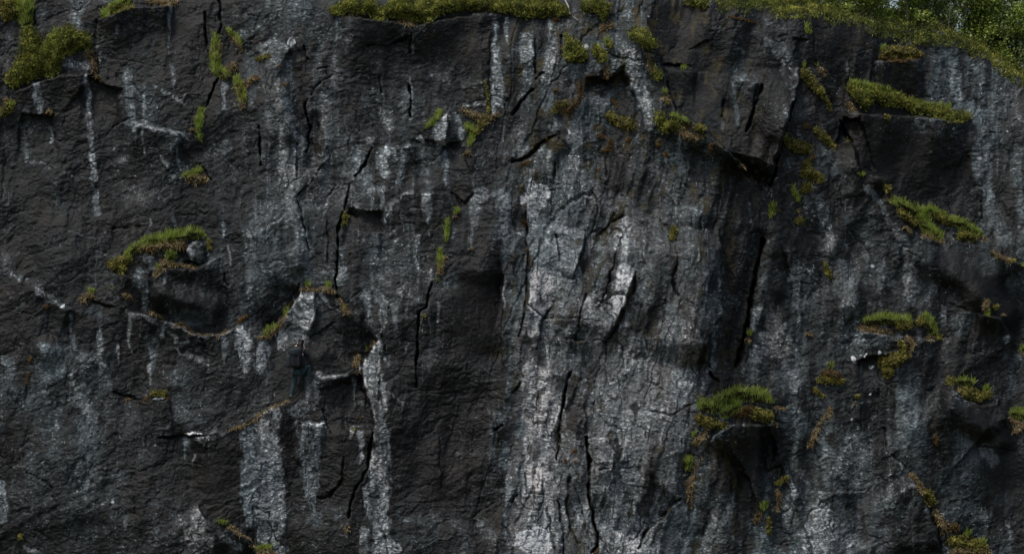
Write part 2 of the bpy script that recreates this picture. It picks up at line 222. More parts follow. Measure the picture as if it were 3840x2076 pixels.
VS[1,2] = [(.6,g,'P',[(-10,430),(60,330),(130,280),(190,290),(170,400),(180,560),(190,700),(220,850),(230,1050),(220,1200),(180,1300),(260,1340),(200,1400),(-10,1400)]),
(.5,t,'P',[(290,400),(520,400),(550,460),(510,520),(500,700),(490,850),(460,960),(440,1070),(380,950),(340,800),(320,650)]),(.7,g,[(400,405,8),(520,435,12)]),(.64,g,[(430,950,15)]),(.44,g,[(420,80,50),(430,200,60),(400,280,60),(300,320,60)]),
(.5,p,[(460,30,20),(540,70,16),(700,50,8)]),(.63,g,'P',[(790,-10),(945,-10),(940,150),(940,250),(980,380),(1010,480),(1020,700),(1020,900),(1010,1150),(1010,1290),(1100,1320),(1130,1400),(880,1400),(870,1200),(820,1030),(815,900),(850,750),(890,600),(890,400),(870,270),(810,130)]),
(.62,p,[(920,700,40),(930,780,30)]),(.52,g,[(960,110,20),(970,200,20),(980,320,10)]),(.5,g,[(1000,180,8),(1100,260,12)]),(.46,g,[(745,80,10),(745,270,6)]),(.46,g,[(790,260,20)]),(.58,p,[(720,440,20),(715,520,18)]),(.5,g,[(780,480,30),(800,580,25),(790,700,15)]),
(.5,g,[(820,1220,40),(810,1320,30),(810,1390,25)]),(.36,t,[(600,1070,40),(590,1100,40)]),(.3,t,[(450,1130,60)]),(.44,p,[(1360,1080,50),(1400,1060,30)]),(.36,g,[(1280,440,40)]),(.5,g,[(1690,1150,30)]),(.4,g,[(1760,1230,60),(1850,1240,30)]),
(.36,g,[(1140,1130,15)]),(.35,g,[(1500,1150,40)]),(.36,g,[(1660,370,20),(1560,400,30)]),(.52,t,[(1860,340,25),(1850,400,25)]),(.58,g,[(1900,280,12),(1895,330,10)]),(.42,g,[(1900,60,20),(1905,200,12)]),(.44,t,[(1880,560,20),(1880,660,30),(1870,720,40)]),
(.47,t,[(1900,820,30),(1900,900,20),(1890,1050,8),(1890,1200,8),(1900,1370,20)]),(.04,p,[(250,700,20),(260,900,20)]),(.04,p,[(620,180,80)]),(.05,p,[(1300,700,180),(1400,900,200)])]
VS[2,2] = [(.6,p,[(200,60,130),(220,250,150),(200,400,150)]),(.66,g,[(300,300,60)]),(.44,t,[(60,450,60)]),(.54,g,[(290,500,70),(280,600,60)]),(.82,p,[(180,760,60),(180,860,60)]),(.66,g,[(270,800,30)]),(.66,g,[(400,500,25)]),
(.64,g,[(430,680,15),(430,760,15)]),(.46,g,[(380,780,40)]),(.48,g,[(100,1000,80),(200,1050,60)]),(.68,g,[(180,1300,120),(60,1280,60)]),(.58,g,[(480,1000,30),(520,1150,40),(560,1050,40)]),(.44,g,[(770,40,80)]),(1.,g,[(745,84,9),(785,90,9)]),(1.,g,[(822,128,15)]),
(.5,g,[(720,200,90),(800,330,120),(900,420,120),(1100,350,100)]),(.52,g,[(680,520,80),(900,540,100),(700,650,80),(880,700,80),(900,820,80)]),(.56,g,[(760,1000,120),(850,1100,100),(760,1200,100),(850,1330,120)]),(.58,t,[(1300,60,90),(1280,200,70),(1280,250,30)]),
(.52,g,[(1150,500,60),(1300,420,50),(1280,580,50)]),(.44,g,[(1180,850,90),(1130,980,60),(1200,760,60)]),(.5,t,[(1440,60,20),(1450,120,20)]),(.5,g,[(1530,1100,40),(1500,1250,50),(1460,1370,50)]),(.3,g,[(1600,1050,80)]),(.36,t,[(1440,700,20),(1430,800,15)]),
(.38,g,[(1860,60,60)]),(.38,g,[(1880,1200,60)]),(.1,p,[(430,300,45),(480,420,50),(450,150,50)]),(.08,p,[(1070,630,50),(1050,700,40),(1030,900,50),(1000,1050,50)]),(.05,p,[(1700,700,180),(1600,850,100)])]
VS[3,2] = [(.44,g,[(180,60,50),(210,150,40)]),(.38,g,[(60,50,50)]),(.44,t,[(180,380,100),(220,450,90)]),(.38,g,[(440,420,80),(420,520,50)]),(.44,g,[(650,550,80),(680,700,110),(700,820,90),(480,700,80)]),
(.4,t,[(1000,100,80),(1020,250,90),(1060,450,120),(1080,600,120)]),(.54,g,[(1110,690,40)]),(.56,g,[(380,960,60),(400,1060,80),(420,1200,110),(350,1320,120)]),(.48,g,[(620,1340,60),(700,1350,50)]),(.44,g,[(200,900,50),(150,1000,40),(170,1150,50)]),
(.48,p,[(1640,620,50),(1700,700,40)]),(.33,g,[(1550,680,60)]),(.27,t,[(1400,850,150),(1450,1100,100)]),(.27,t,[(900,1150,150)]),(.44,g,[(1810,1150,20),(1840,1280,20)]),(.3,g,[(1600,1100,60)]),(.66,g,[(890,1195,12)]),(.85,g,[(395,955,10)]),
(.95,g,[(770,182,8)]),(.95,g,[(912,180,7)]),(.95,g,[(635,368,8)]),(.66,g,[(690,430,10)]),(.4,t,[(1850,130,60)]),(.09,p,[(1600,400,140),(1700,480,80)]),(.09,g,[(1900,800,80),(1900,1300,60)]),(.06,p,[(480,520,45)]),(.06,g,[(0,700,60)]),(.1,g,[(300,760,60)]),
(.12,g,[(900,1150,60)]),(.1,p,[(120,1320,40)])]
CR[0,0] = [(.3,[(1550,100,10),(1560,250,12),(1575,390,8)]),(.3,[(1650,0,12),(1680,200,20),(1640,280,10)]),(.3,[(1640,600,6),(1600,700,10),(1560,820,8)]),(.15,[(1840,330,15),(1900,330,10)]),(.2,[(720,150,6),(720,380,10),(740,560,8)]),(.2,[(250,80,10),(260,220,12)]),(.15,[(840,960,6),(1000,880,6)]),(.2,[(1510,1240,14),(1600,1370,10)]),(.2,[(980,60,8),(1110,55,5)])]
CR[1,0] = [(.4,[(870,1110,20),(830,1220,25),(750,1330,20)]),(.2,[(1170,250,12),(1165,400,8)]),(.3,[(1155,650,8),(1160,880,8)]),(.25,[(840,350,5),(1000,350,10),(1090,310,12),(1180,250,8)]),(.2,[(940,560,8),(950,700,8)]),(.3,[(360,800,10),(410,960,15),(395,1080,12),(380,1150,8)]),
(.2,[(360,790,8),(470,640,8),(590,560,10)]),(.2,[(310,1080,8),(310,1390,8)]),(.3,[(20,950,10),(30,1250,12)]),(.15,[(1380,1110,5),(1570,1060,6)]),(.3,[(1900,740,12),(1870,820,10)]),(.15,[(1780,200,6),(1760,600,8),(1770,850,6)]),(.15,[(560,1180,8),(430,1340,8)]),(.25,[(370,350,20),(400,450,10)]),(.2,[(480,520,14),(540,510,10)])]
CR[2,0] = [(.3,[(0,860,20),(60,760,15),(150,680,12)]),(.3,[(0,1230,20),(130,1180,25),(220,1080,20),(330,1020,10)]),(.25,[(170,300,15),(180,560,25)]),(.2,[(180,600,20),(240,560,15)]),(.1,[(340,420,5),(300,600,5)]),(.2,[(370,280,8),(370,480,8)]),(.2,[(830,520,25),(700,600,40)]),
(.2,[(330,1230,12),(320,1390,15)]),(.15,[(700,1200,10),(710,1390,10)]),(.1,[(1340,370,5),(1520,300,6)]),(.25,[(1130,500,12),(1250,490,15),(1340,500,5)]),(.2,[(1580,880,10),(1600,740,8)]),(.35,[(1770,1000,15),(1790,960,20),(1880,700,12),(1890,640,8)]),(.25,[(1120,420,12),(1160,620,14),(1240,830,14)]),(.25,[(1480,1000,20),(1720,1220,20),(1850,1350,20)])]
CR[3,0] = [(.6,[(240,620,10),(190,800,12),(130,980,14),(60,1200,20),(20,1390,22)]),(.2,[(200,300,20),(310,300,10)]),(.15,[(340,100,8),(350,400,10),(360,520,8)]),(.3,[(540,900,25),(580,1000,30),(640,1080,25),(680,1230,12)]),(.2,[(1680,1000,12),(1760,1000,12)]),(.15,[(1200,1140,12),(1260,1140,8)]),(.15,[(1300,740,8),(1400,740,8)]),(.1,[(920,340,6),(1000,335,6)])]
CR[0,1] = [(.2,[(700,880,10),(880,930,10)]),(.2,[(1380,580,8),(1500,590,8),(1560,520,5)]),(.2,[(1700,680,15),(1720,790,12)]),(.15,[(860,330,20),(1050,320,20)]),(.12,[(1440,1000,5),(1560,1240,5)])]
CR[1,1] = [(.25,[(310,100,14),(345,200,16),(360,320,12),(400,500,5)]),(.15,[(390,10,8),(310,90,8)]),(.15,[(600,10,6),(510,150,6),(500,230,6)]),(.15,[(545,200,6),(545,660,6)]),(.35,[(700,0,10),(670,180,12),(630,300,10),(625,500,8),(605,700,10),(620,850,8)]),
(.45,[(1330,740,14),(1290,920,16),(1240,970,18),(1215,1100,14),(1210,1390,10)]),(.2,[(690,890,8),(800,800,8)]),(.2,[(1010,930,15)]),(.1,[(380,1180,8),(600,1040,5)]),(.12,[(950,1130,5),(1000,1330,8)]),(.12,[(1850,600,5),(1850,1000,5)]),(.15,[(330,750,5),(230,950,10)]),(.2,[(1480,60,20),(1560,150,30),(1640,60,16)])]
CR[2,1] = [(.25,[(100,150,8),(105,400,8),(120,600,10),(100,800,12),(95,950,14),(60,1150,14)]),(.2,[(550,340,8),(545,450,12),(490,620,14),(450,720,10)]),(.18,[(830,400,5),(780,520,8),(760,620,12),(700,820,12),(650,950,8)]),(.25,[(560,830,8),(520,1000,12),(490,1130,14),(490,1240,10)]),
(.25,[(940,650,10),(920,800,12),(830,930,14),(800,1050,16),(720,1180,12),(700,1390,8)]),(.2,[(320,880,8),(240,1010,8),(220,1130,12),(190,1250,10)]),(.12,[(120,900,4),(250,1000,5),(500,1010,5),(660,1030,5)]),(.2,[(220,1160,6),(420,1170,10),(600,1180,6)]),(.22,[(830,240,15),(740,300,18),(640,400,15),(610,480,10)]),
(.15,[(820,0,10),(760,240,12)]),(.25,[(1240,450,8),(1250,600,12),(1210,680,20),(1220,780,25),(1260,830,15)]),(.12,[(1150,870,8),(1140,1100,8),(1090,1250,6)]),(.12,[(1430,250,10),(1425,600,6)]),(.2,[(1500,1130,10),(1480,1240,10),(1490,1390,8)]),
(.6,[(1895,420,18),(1840,620,14),(1790,900,20),(1780,1050,25),(1720,1250,20),(1680,1370,15)]),(.15,[(340,380,4),(370,600,5)]),(.1,[(300,60,6),(290,230,4)]),(.1,[(640,780,4),(800,700,4)])]
CR[3,1] = [(.15,[(580,880,5),(600,1050,8)]),(.2,[(1050,510,15),(1150,560,15),(1270,560,12)]),(.2,[(1200,620,15),(1310,630,12)]),(.25,[(1380,890,20),(1450,930,22),(1560,970,15)]),(.25,[(100,480,30),(140,620,35),(160,700,20)]),(.15,[(240,740,20),(340,750,15)]),(.2,[(1350,1150,12),(1480,1200,12)]),(.15,[(1610,130,10),(1620,260,10)]),(.15,[(640,1360,20),(830,1310,20),(900,1290,10)]),(.15,[(940,550,14),(1020,590,8)])]
CR[0,2] = [(.2,[(1190,515,8),(1290,510,8),(1390,495,6),(1430,515,8),(1560,490,6)]),(.2,[(210,780,10),(330,830,15),(400,890,12)]),(.15,[(400,950,8),(440,1040,10)]),(.25,[(870,170,12),(1000,210,14),(1080,230,8)]),(.1,[(1010,900,8),(1020,1100,8)])]
CR[1,2] = [(.4,[(880,480,12),(860,620,22),(850,740,18),(800,830,20),(750,900,10),(720,1010,10),(690,1120,10)]),(.3,[(1215,0,12),(1210,130,8)]),(.2,[(800,150,10),(860,250,12)]),(.15,[(930,60,8),(930,230,8)]),(.25,[(660,660,10),(650,820,12),(560,960,20),(480,970,15)]),(.3,[(1800,460,25),(1860,430,10)]),(.1,[(330,420,4),(520,430,5)]),(.1,[(1640,1110,20),(1800,1000,8)]),(.2,[(500,310,10),(560,480,10)]),(.15,[(1680,1000,8),(1740,800,10)]),(.1,[(1390,520,5),(1400,900,6)])]
CR[2,2] = [(.3,[(440,20,12),(400,180,14),(375,350,14),(360,560,8),(345,680,15)]),(.4,[(570,520,8),(585,700,18),(575,900,18),(600,1050,12),(640,1250,18),(640,1330,25),(600,1390,10)]),(.12,[(770,640,6),(775,860,6)]),(.1,[(870,620,5),(865,720,6)]),(.2,[(440,820,12),(400,1000,10),(440,1200,12),(500,1320,8)]),
(.2,[(350,1000,6),(390,1390,10)]),(.1,[(270,1050,4),(320,1390,4)]),(.18,[(480,900,5),(600,1330,8)]),(.12,[(100,780,5),(110,930,5),(240,935,5)]),(.08,[(235,710,4),(240,990,4)]),(.2,[(1050,800,12),(1040,900,10)]),(.35,[(960,1350,16),(1010,1230,20),(1130,1120,18),(1270,970,14)]),(.3,[(1500,30,30),(1560,90,30)]),(.1,[(1480,1080,8),(1440,1250,6)]),(.1,[(1340,1020,8),(1330,1200,6)]),(.25,[(0,1000,20),(40,950,15)]),(.25,[(60,100,12),(0,180,15)]),(.12,[(560,280,8),(570,480,8)]),(.12,[(640,760,4),(900,740,4)])]
CR[3,2] = [(.18,[(320,910,5),(500,915,8),(680,912,8),(760,895,5)]),(.2,[(830,150,14),(840,400,12)]),(.2,[(880,440,6),(900,620,8),(1080,770,10)]),(.12,[(1330,330,6),(1370,440,6)]),(.12,[(1300,560,5),(1310,720,6)]),(.12,[(250,110,8),(230,220,6)]),(.12,[(480,960,10),(490,1080,8)]),(.25,[(0,760,14),(130,720,14)]),(.25,[(1230,1050,8),(1300,1200,10),(1310,1390,14)]),(.25,[(1580,580,10),(1850,620,15)])]
# steps: (height m, decay length, points): positive = the rock below / left of the line stands out
STP[0,0] = [(-.25,160,[(680,560),(800,660),(950,680)]),(.3,140,[(720,150),(980,60),(1330,40)]),(.2,160,[(950,900),(1200,960),(1420,1020)]),(.25,150,[(60,700),(250,640),(480,560),(700,570)]),(-.2,150,[(150,860),(300,880),(400,860)])]
STP[1,0] = [(.14,150,[(950,1095),(1080,1100),(1250,1100)]),(.2,140,[(20,330),(200,320),(300,380)]),(-.12,120,[(1380,1110),(1570,1060)]),(.3,200,[(560,120),(1200,190),(1700,90),(1932,120)]),(.2,120,[(1440,840),(1460,900),(1450,1090)])]
STP[2,0] = [(.35,200,[(1000,60),(1120,420),(1160,620),(1240,830),(1480,980),(1720,1220),(1850,1350)]),(-.25,120,[(560,580),(720,600),(850,530)]),(.15,160,[(1650,590),(1880,630)]),(.12,150,[(1130,520),(1400,530)])]
STP[3,0] = [(.6,300,[(230,500),(240,640),(130,980),(50,1250),(0,1393)]),(.35,250,[(580,840),(700,850),(880,870),(1100,880),(1300,900),(1530,940)]),(.3,200,[(640,1050),(690,1250),(900,1390)]),(.25,150,[(800,480),(1000,460),(1180,450)]),(-.2,150,[(560,880),(640,900),(700,880)])]
STP[0,1] = [(.3,200,[(950,960),(1100,975),(1320,1050),(1450,1125),(1650,1140),(1780,1080),(1840,1020)]),(.38,110,[(780,650),(950,690),(1160,720),(1260,630),(1480,640),(1700,520)]),(.15,160,[(80,670),(300,800),(480,920),(600,950)])]
STP[1,1] = [(-.2,120,[(690,180),(830,215),(970,200)]),(.18,120,[(740,340),(970,360)]),(-.28,120,[(350,780),(230,990),(60,1140)]),(.18,150,[(445,800),(440,1000),(400,1150)]),(-.25,120,[(930,1160),(860,1250),(790,1393)]),(-.15,240,[(1850,640),(1850,1000),(1855,1393)]),(.15,140,[(620,960),(820,970)]),(.15,140,[(1040,110),(1140,60),(1500,60)])]
STP[2,1] = [(.5,300,[(1560,300),(1590,700),(1590,950),(1500,1130),(1470,1393)]),(-.15,90,[(100,150),(120,600),(95,950)]),(.12,100,[(550,340),(490,620),(450,720)]),(.12,100,[(940,650),(830,930),(720,1180)]),(.15,150,[(220,1160),(420,1170),(600,1180)])]
STP[3,1] = [(.3,150,[(860,0),(960,150),(1040,330),(1130,380),(1340,450)]),(.25,150,[(1350,340),(1440,440),(1660,470),(1930,620)]),(.3,200,[(650,1080),(880,1130),(1080,1150),(1330,1190)]),(.2,160,[(1560,970),(1750,1020),(1890,1230)]),(-.15,120,[(620,1350),(800,1290),(950,1280)])]
STP[0,2] = [(.25,200,[(1480,1000),(1560,1110),(1700,1200),(1800,1230),(1932,1350)]),(.2,150,[(1400,490),(1600,470),(1800,410),(1932,370)]),(.12,120,[(1050,235),(1150,240),(1290,215)])]
STP[1,2] = [(.28,150,[(0,380),(120,290),(250,240),(420,100),(520,60),(700,40)]),(.15,120,[(330,410),(520,420)]),(-.3,160,[(790,20),(860,260),(880,480)])]
STP[2,2] = [(.5,250,[(1480,560),(1560,480),(1680,420),(1932,420)]),(-.12,90,[(440,20),(375,350),(345,680)]),(.15,120,[(600,520),(800,510)]),(-.2,200,[(1270,970),(1010,1230),(960,1350)])]
STP[3,2] = [(.4,200,[(1320,60),(1480,220),(1620,270),(1730,240),(1800,340),(1850,480)]),(.3,200,[(1060,780),(1150,950),(1280,1180),(1310,1393)]),(.15,150,[(320,920),(680,915)]),(.5,200,[(0,420),(60,400)])]

SMOOTH = [(2,0,[(1250,250,200),(1400,600,200),(1600,900,150)]),(3,0,[(20,650,120)]),(3,0,[(1000,600,120),(900,1100,160),(1250,1200,120)]),(3,0,[(480,300,90),(650,300,80)]),
 (3,1,[(1480,600,140),(1650,800,170),(1700,1000,140)]),(3,2,[(1600,400,160),(1800,900,160)]),(1,0,[(1500,250,170),(1650,450,90)]),(1,0,[(900,250,120)]),(0,0,[(1300,200,120)]),
 (1,1,[(1650,800,140),(1650,1200,120)]),(0,1,[(1450,950,140)]),(0,2,[(1650,800,140)]),(2,2,[(1750,700,140)])]
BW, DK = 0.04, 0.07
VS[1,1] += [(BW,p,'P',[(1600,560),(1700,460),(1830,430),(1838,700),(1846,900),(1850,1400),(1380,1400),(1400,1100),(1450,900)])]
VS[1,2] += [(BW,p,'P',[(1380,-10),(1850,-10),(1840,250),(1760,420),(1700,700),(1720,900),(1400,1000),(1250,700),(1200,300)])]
VS[2,1] += [(DK,p,[(620,470,16),(560,600,30),(555,760,34),(500,900,20),(440,1010,34),(400,1060,20)]),(DK,p,[(830,230,18),(740,300,22),(630,400,14),(600,500,10)]),
 (.08,p,[(770,480,10),(750,620,26),(700,760,22),(640,880,14)]),(.08,p,[(950,620,10),(920,760,16),(860,900,22),(800,1020,30),(740,1130,16)]),(.09,p,[(1245,440,8),(1220,660,22),(1230,790,26)]),
 (.09,g,[(1150,860,16),(1060,960,40),(950,1080,50),(700,1180,30)]),(.07,p,[(110,160,9),(108,420,9),(120,620,11),(98,900,12),(60,1180,10)]),(.1,p,[(330,880,8),(240,1010,9),(215,1150,9)]),(.12,p,[(330,1040,14),(480,1020,20)]),
 (.1,p,[(1430,240,10),(1430,420,8),(1440,560,8)]),(.1,p,[(20,0,24),(30,380,22)]),(.1,p,[(60,1180,14),(380,1170,16),(560,1190,14)])]
VS[2,2] += [(.08,p,[(430,40,14),(390,200,18),(370,400,14),(345,660,12)]),(.09,p,[(470,60,24),(440,250,26),(480,420,34),(520,520,14)]),(.06,p,[(575,540,8),(585,720,14),(585,920,13),(620,1150,12),(640,1360,18)]),
 (.08,p,[(440,800,12),(405,1000,14),(440,1220,16),(490,1340,10)]),(.12,p,[(260,1060,5),(330,1393,6)]),(.1,p,[(350,980,6),(390,1393,9)]),(.1,p,[(770,640,7),(775,860,7)]),(.1,p,[(870,620,6),(865,730,6)]),(.09,p,[(560,280,10),(565,500,10)]),
 (.09,p,[(1060,620,34),(1040,800,30),(1010,960,34),(1000,1080,24)])]
SWELL = [(-.3,2,1,[(1880,420,110),(1790,750,110),(1720,1050,110),(1640,1350,110)]),(-.25,2,0,[(1880,1380,90),(1960,1100,90)]),(.55,2,1,[(1380,250,170),(1430,700,170),(1380,1200,170)]),
 (.5,3,1,[(1150,560,170),(1500,720,170),(1750,1000,170)]),(.45,3,2,[(1400,300,160),(1750,520,160)]),(.4,3,1,[(500,500,150),(620,900,150)]),(.4,3,2,[(1050,250,160),(1100,600,160)]),
 (.45,0,1,[(1250,830,150),(1600,930,150)]),(.35,1,0,[(150,500,110),(250,1000,110)]),(-.35,1,0,[(450,900,80),(420,1250,80)]),(.35,0,1,[(350,1250,140)]),(.3,1,1,[(300,250,110),(330,600,110)])]
VS[2,1] += [(.05,p,[(1885,380,20),(1840,640,30),(1780,950,34),(1720,1250,30),(1650,1390,24)])]  # narrower band of painted shade along the gully bed
# plants: name, label, category, [(kind, tile, strokes)]: g green grass, d dry grass, m moss, o brown moss, j juniper
PL = []
def P(name, label, cat, *parts): PL.append((name, label, cat, parts))
P('grass_patch','green grass and moss filling the top left corner of the cliff','grass',('g',0,0,[(180,40,80),(200,170,50)]),('m',0,0,[(60,30,70),(60,130,40),(120,80,60)]))
P('juniper_shrub','wide sprawling olive shrub with grass above the pale square ledge near the left edge','shrub',('j',0,0,[(230,280,60),(250,500,100),(110,610,60)]),('j',0,0,[(520,280,60),(620,320,55),(420,370,80),(380,530,70)]),('g',0,0,[(430,260,40),(330,440,60)]),('g',0,0,[(650,340,45)]),('d',0,0,[(680,410,30),(720,560,12),(770,620,8)]))
P('moss_patch','small olive moss cushion at the left edge below the sprawling shrub','moss',('m',0,0,[(60,820,45),(20,860,30)]),('d',0,0,[(50,760,18)]),('g',0,0,[(90,790,22)]))
P('grass_tuft','tiny dry tuft beside the short blue grey streak below the left shrub','grass',('d',0,0,[(370,850,22)]))
P('grass_patch','slanting grass strip on the rim left of the narrow hanging white streak','grass',('g',0,0,[(780,110,28),(880,40,35),(960,0,30)]),('m',0,0,[(860,80,30),(1000,50,20)]),('d',0,0,[(1130,5,20),(1230,25,20),(1320,20,20)]))
P('grass_patch','long grass band running down the crack left of the block with the pale stone','grass',('g',0,0,[(1630,280,28),(1620,420,38),(1640,530,45),(1700,570,35)]),('d',0,0,[(1640,340,30),(1640,420,20)]),('d',0,0,[(1760,500,35),(1700,560,30)]),('g',0,0,[(1790,600,30),(1830,740,36)]),('d',0,0,[(1820,680,45),(1835,810,20)]),('d',0,0,[(1840,640,25),(1925,590,22)]))
P('grass_tuft','curved thin grass fringe just above the long grass band in the upper left crack','grass',('g',0,0,[(1720,230,16),(1780,280,18),(1810,340,10)]),('d',0,0,[(1760,270,15),(1825,390,6)]))
P('grass_tuft','narrow hanging green tuft alone on dark rock below the upper left crack','grass',('g',0,0,[(1520,840,20),(1500,930,26),(1500,1020,12),(1515,1070,7)]),('d',0,0,[(1450,980,12)]))
P('grass_tuft','dry yellow tuft on a small ledge above the big grassy ledge with the boulder','grass',('g',0,0,[(1400,1330,22),(1500,1290,24)]),('d',0,0,[(1440,1345,40),(1540,1355,30)]))
P('juniper_shrub','long low olive shrub overhanging the rim of the wide dark wall at the top centre','shrub',('j',1,0,[(600,90,40),(700,60,50),(850,60,60),(920,130,36),(1100,70,70),(1280,110,75),(1350,60,70),(1550,20,60),(1750,30,55),(1880,50,55)]),('j',2,0,[(60,60,80),(250,50,80),(400,100,30)]),('g',1,0,[(730,30,36)]),('g',1,0,[(1050,40,60)]),('d',1,0,[(680,100,18),(760,100,14)]),('d',1,0,[(1080,150,24),(1190,180,22)]),('o',2,0,[(330,150,24)]))
P('moss_patch','thin yellow moss strip on top of the grey block left of the pale stone','moss',('m',1,0,[(10,455,14),(100,425,12)]))
P('moss_patch','tiny brown moss bits on the face below the pale stone','moss',('o',1,0,[(170,500,12)]),('o',1,0,[(220,640,15)]),('o',1,0,[(10,600,14)]))
P('grass_tuft','sloping green tuft left of the pale triangular slab in the upper middle','grass',('g',1,0,[(1390,850,16),(1330,930,14),(1280,965,10)]))
P('grass_patch','dry and green grass hanging right of the pale triangular slab in the upper middle','grass',('d',1,0,[(1560,830,20),(1640,870,26),(1740,910,30),(1830,860,12)]),('g',1,0,[(1600,960,28),(1640,1000,26),(1610,1090,18)]),('m',1,0,[(1740,900,26),(1660,1000,24)]),('d',1,0,[(1600,1150,18)]))
P('moss_patch','thin yellow green moss along the left foot of the tall blue grey pillar streak','moss',('m',1,0,[(1725,620,6),(1750,720,6),(1760,850,8)]))
P('juniper_shrub','rounded olive shrub at the top edge right of the dead white branch','shrub',('j',2,0,[(560,50,45),(640,40,60),(700,90,40),(690,150,20)]),('d',2,0,[(680,210,26),(745,190,26)]))
P('juniper_shrub','olive shrub left of the small white stone on the upper cliff','shrub',('j',2,0,[(450,370,50),(520,430,45),(430,440,36)]),('j',2,0,[(420,300,24)]))
P('juniper_shrub','olive shrub with grass right of the small white stone on the upper cliff','shrub',('g',2,0,[(720,310,26)]),('g',2,0,[(640,350,20)]),('j',2,0,[(650,400,42),(680,450,36)]),('m',2,0,[(740,345,26)]),('d',2,0,[(720,500,12),(715,580,8)]))
P('juniper_shrub','dark green shrub at the upper left edge of the smooth dark dome','shrub',('j',2,0,[(930,265,45),(980,290,55),(1045,345,42)]),('d',2,0,[(1030,420,14),(1040,500,14),(1080,560,10)]),('g',2,0,[(1080,520,14)]),('j',2,0,[(1095,590,32)]))
P('moss_patch','forked yellow brown moss streak below the two shrubs flanking the white stone','moss',('o',2,0,[(510,640,26),(520,720,22),(480,780,26),(420,840,34)]),('m',2,0,[(340,800,20),(325,845,18)]),('m',2,0,[(400,790,24)]))
P('moss_patch','tiny tan moss spot left of the forked moss streak','moss',('o',2,0,[(330,690,16)]))
P('moss_patch','small orange moss spot above the round moss cushion below the pale grey streak','moss',('o',2,0,[(765,765,14),(795,812,7)]))
P('moss_patch','olive moss cushion left of the long pale grey streak in the upper middle','moss',('m',2,0,[(740,880,34),(800,930,36),(880,940,44)]),('o',2,0,[(880,1055,20)]))
P('moss_patch','cluster of orange brown moss spots below the olive moss cushion','moss',('o',2,0,[(680,1030,18)]),('o',2,0,[(740,1060,22),(740,1125,20),(690,1140,16)]),('o',2,0,[(655,1280,12)]))
P('grass_patch','bright green grass and olive shrub sloping below the smooth dark dome','grass',('g',2,0,[(1215,880,26),(1310,920,32)]),('j',2,0,[(1110,900,32),(1150,980,40),(1230,960,32)]),('m',2,0,[(1400,970,30),(1440,980,24)]),('d',2,0,[(1270,980,26),(1340,1035,30),(1440,1035,16)]))
P('grass_tuft','small bright green tuft left of the foot of the smooth dark dome','grass',('g',2,0,[(1150,700,20)]),('d',2,0,[(1150,745,18)]),('m',2,0,[(1170,785,12)]))
P('moss_patch','little tan moss streak right of the grass below the dark dome','moss',('o',2,0,[(1505,1100,16),(1480,1165,12)]))
P('grass_tuft','lone tiny green tuft in the crack across the smooth dark dome','grass',('g',2,0,[(1290,508,18)]))
P('grass_tuft','small straw coloured tuft on the lower right flank of the dark dome','grass',('d',2,0,[(1735,1255,18)]))
P('moss_patch','small orange moss spot in the diagonal crack at the head of the pale buttress','moss',('o',2,0,[(265,1050,14)]))
P('moss_patch','orange brown moss strip on the pale knob left of the buttress head','moss',('o',2,0,[(60,1245,9),(150,1222,10)]))
P('moss_patch','two rusty moss dots right of the orange spots above the buttress','moss',('o',2,0,[(1110,1100,16)]),('o',2,0,[(1160,1170,16)]))
P('juniper_shrub','dark olive shrub hanging over the top edge above the smooth dark dome','shrub',('j',2,0,[(1340,10,40),(1430,25,50)]))
P('moss_patch','thin rusty moss line under the bushes above the dark dome','moss',('o',2,0,[(1640,130,7),(1780,158,8),(1830,175,6)]))
P('grass_tuft','small green tuft in a dark niche below the upper right hedge','grass',('g',3,0,[(285,185,9),(310,245,16)]))
P('moss_patch','yellow green moss ribbon right of the corner of the dark dome','moss',('m',3,0,[(280,560,34),(320,620,38),(370,680,26),(440,760,16),(480,850,10)]),('g',3,0,[(270,500,18)]),('g',3,0,[(410,700,14)]))
P('grass_tuft','thin reddish dry tuft between the moss ribbon and the brown wall','grass',('d',3,0,[(385,510,8),(440,575,8)]),('g',3,0,[(375,490,7)]))
P('moss_patch','flat brown olive moss cushion high on the right wall under the hedge','moss',('m',3,0,[(880,410,40),(960,400,44),(1080,400,44),(1140,410,20)]),('g',3,0,[(870,360,20)]),('o',3,0,[(860,445,24),(1020,450,20),(1170,425,14)]))
P('juniper_shrub','long olive shrub band with grass on the sloping ledge of the upper right wall','shrub',('j',3,0,[(620,670,26),(740,780,48),(800,710,38),(900,770,45),(1000,770,40),(1130,830,45),(1300,860,36),(1430,900,40),(1500,895,22)]),('g',3,0,[(625,630,14),(720,640,18),(850,675,15),(980,712,14)]),('g',3,0,[(730,715,34)]),('g',3,0,[(1090,765,14),(1230,805,22),(1350,818,26)]),('d',3,0,[(610,790,22),(640,830,16)]),('m',3,0,[(900,895,22)]))
P('moss_patch','yellow moss clump on the knob below the moss ribbon','moss',('m',3,0,[(370,990,28),(420,1040,32),(490,1110,26)]),('o',3,0,[(290,950,20)]))
P('moss_patch','broad olive moss pad on the ledge right of the deep gully','moss',('m',3,0,[(150,1080,34),(220,1110,45),(310,1130,30)]),('g',3,0,[(130,1040,14)]))
P('moss_patch','hanging olive and yellow moss trail below the broad moss pad','moss',('m',3,0,[(300,1240,34),(290,1310,42),(400,1350,32)]),('m',3,1,[(290,30,42)]),('g',3,1,[(220,110,22),(190,30,14)]),('d',3,1,[(230,200,18)]),('m',3,1,[(240,280,34)]),('o',3,0,[(340,1180,16)]))
P('grass_tuft','small green tuft at the upper end of the slanting edge above the bright grass patch','grass',('g',3,0,[(710,1320,18)]),('d',3,1,[(870,5,10)]))
P('grass_tuft','grass tuft with dry tips deep in the dark gully beside the moss trail','grass',('g',3,1,[(40,160,24),(30,230,24)]),('d',3,1,[(75,195,14)]),('o',3,0,[(80,1245,14)]))
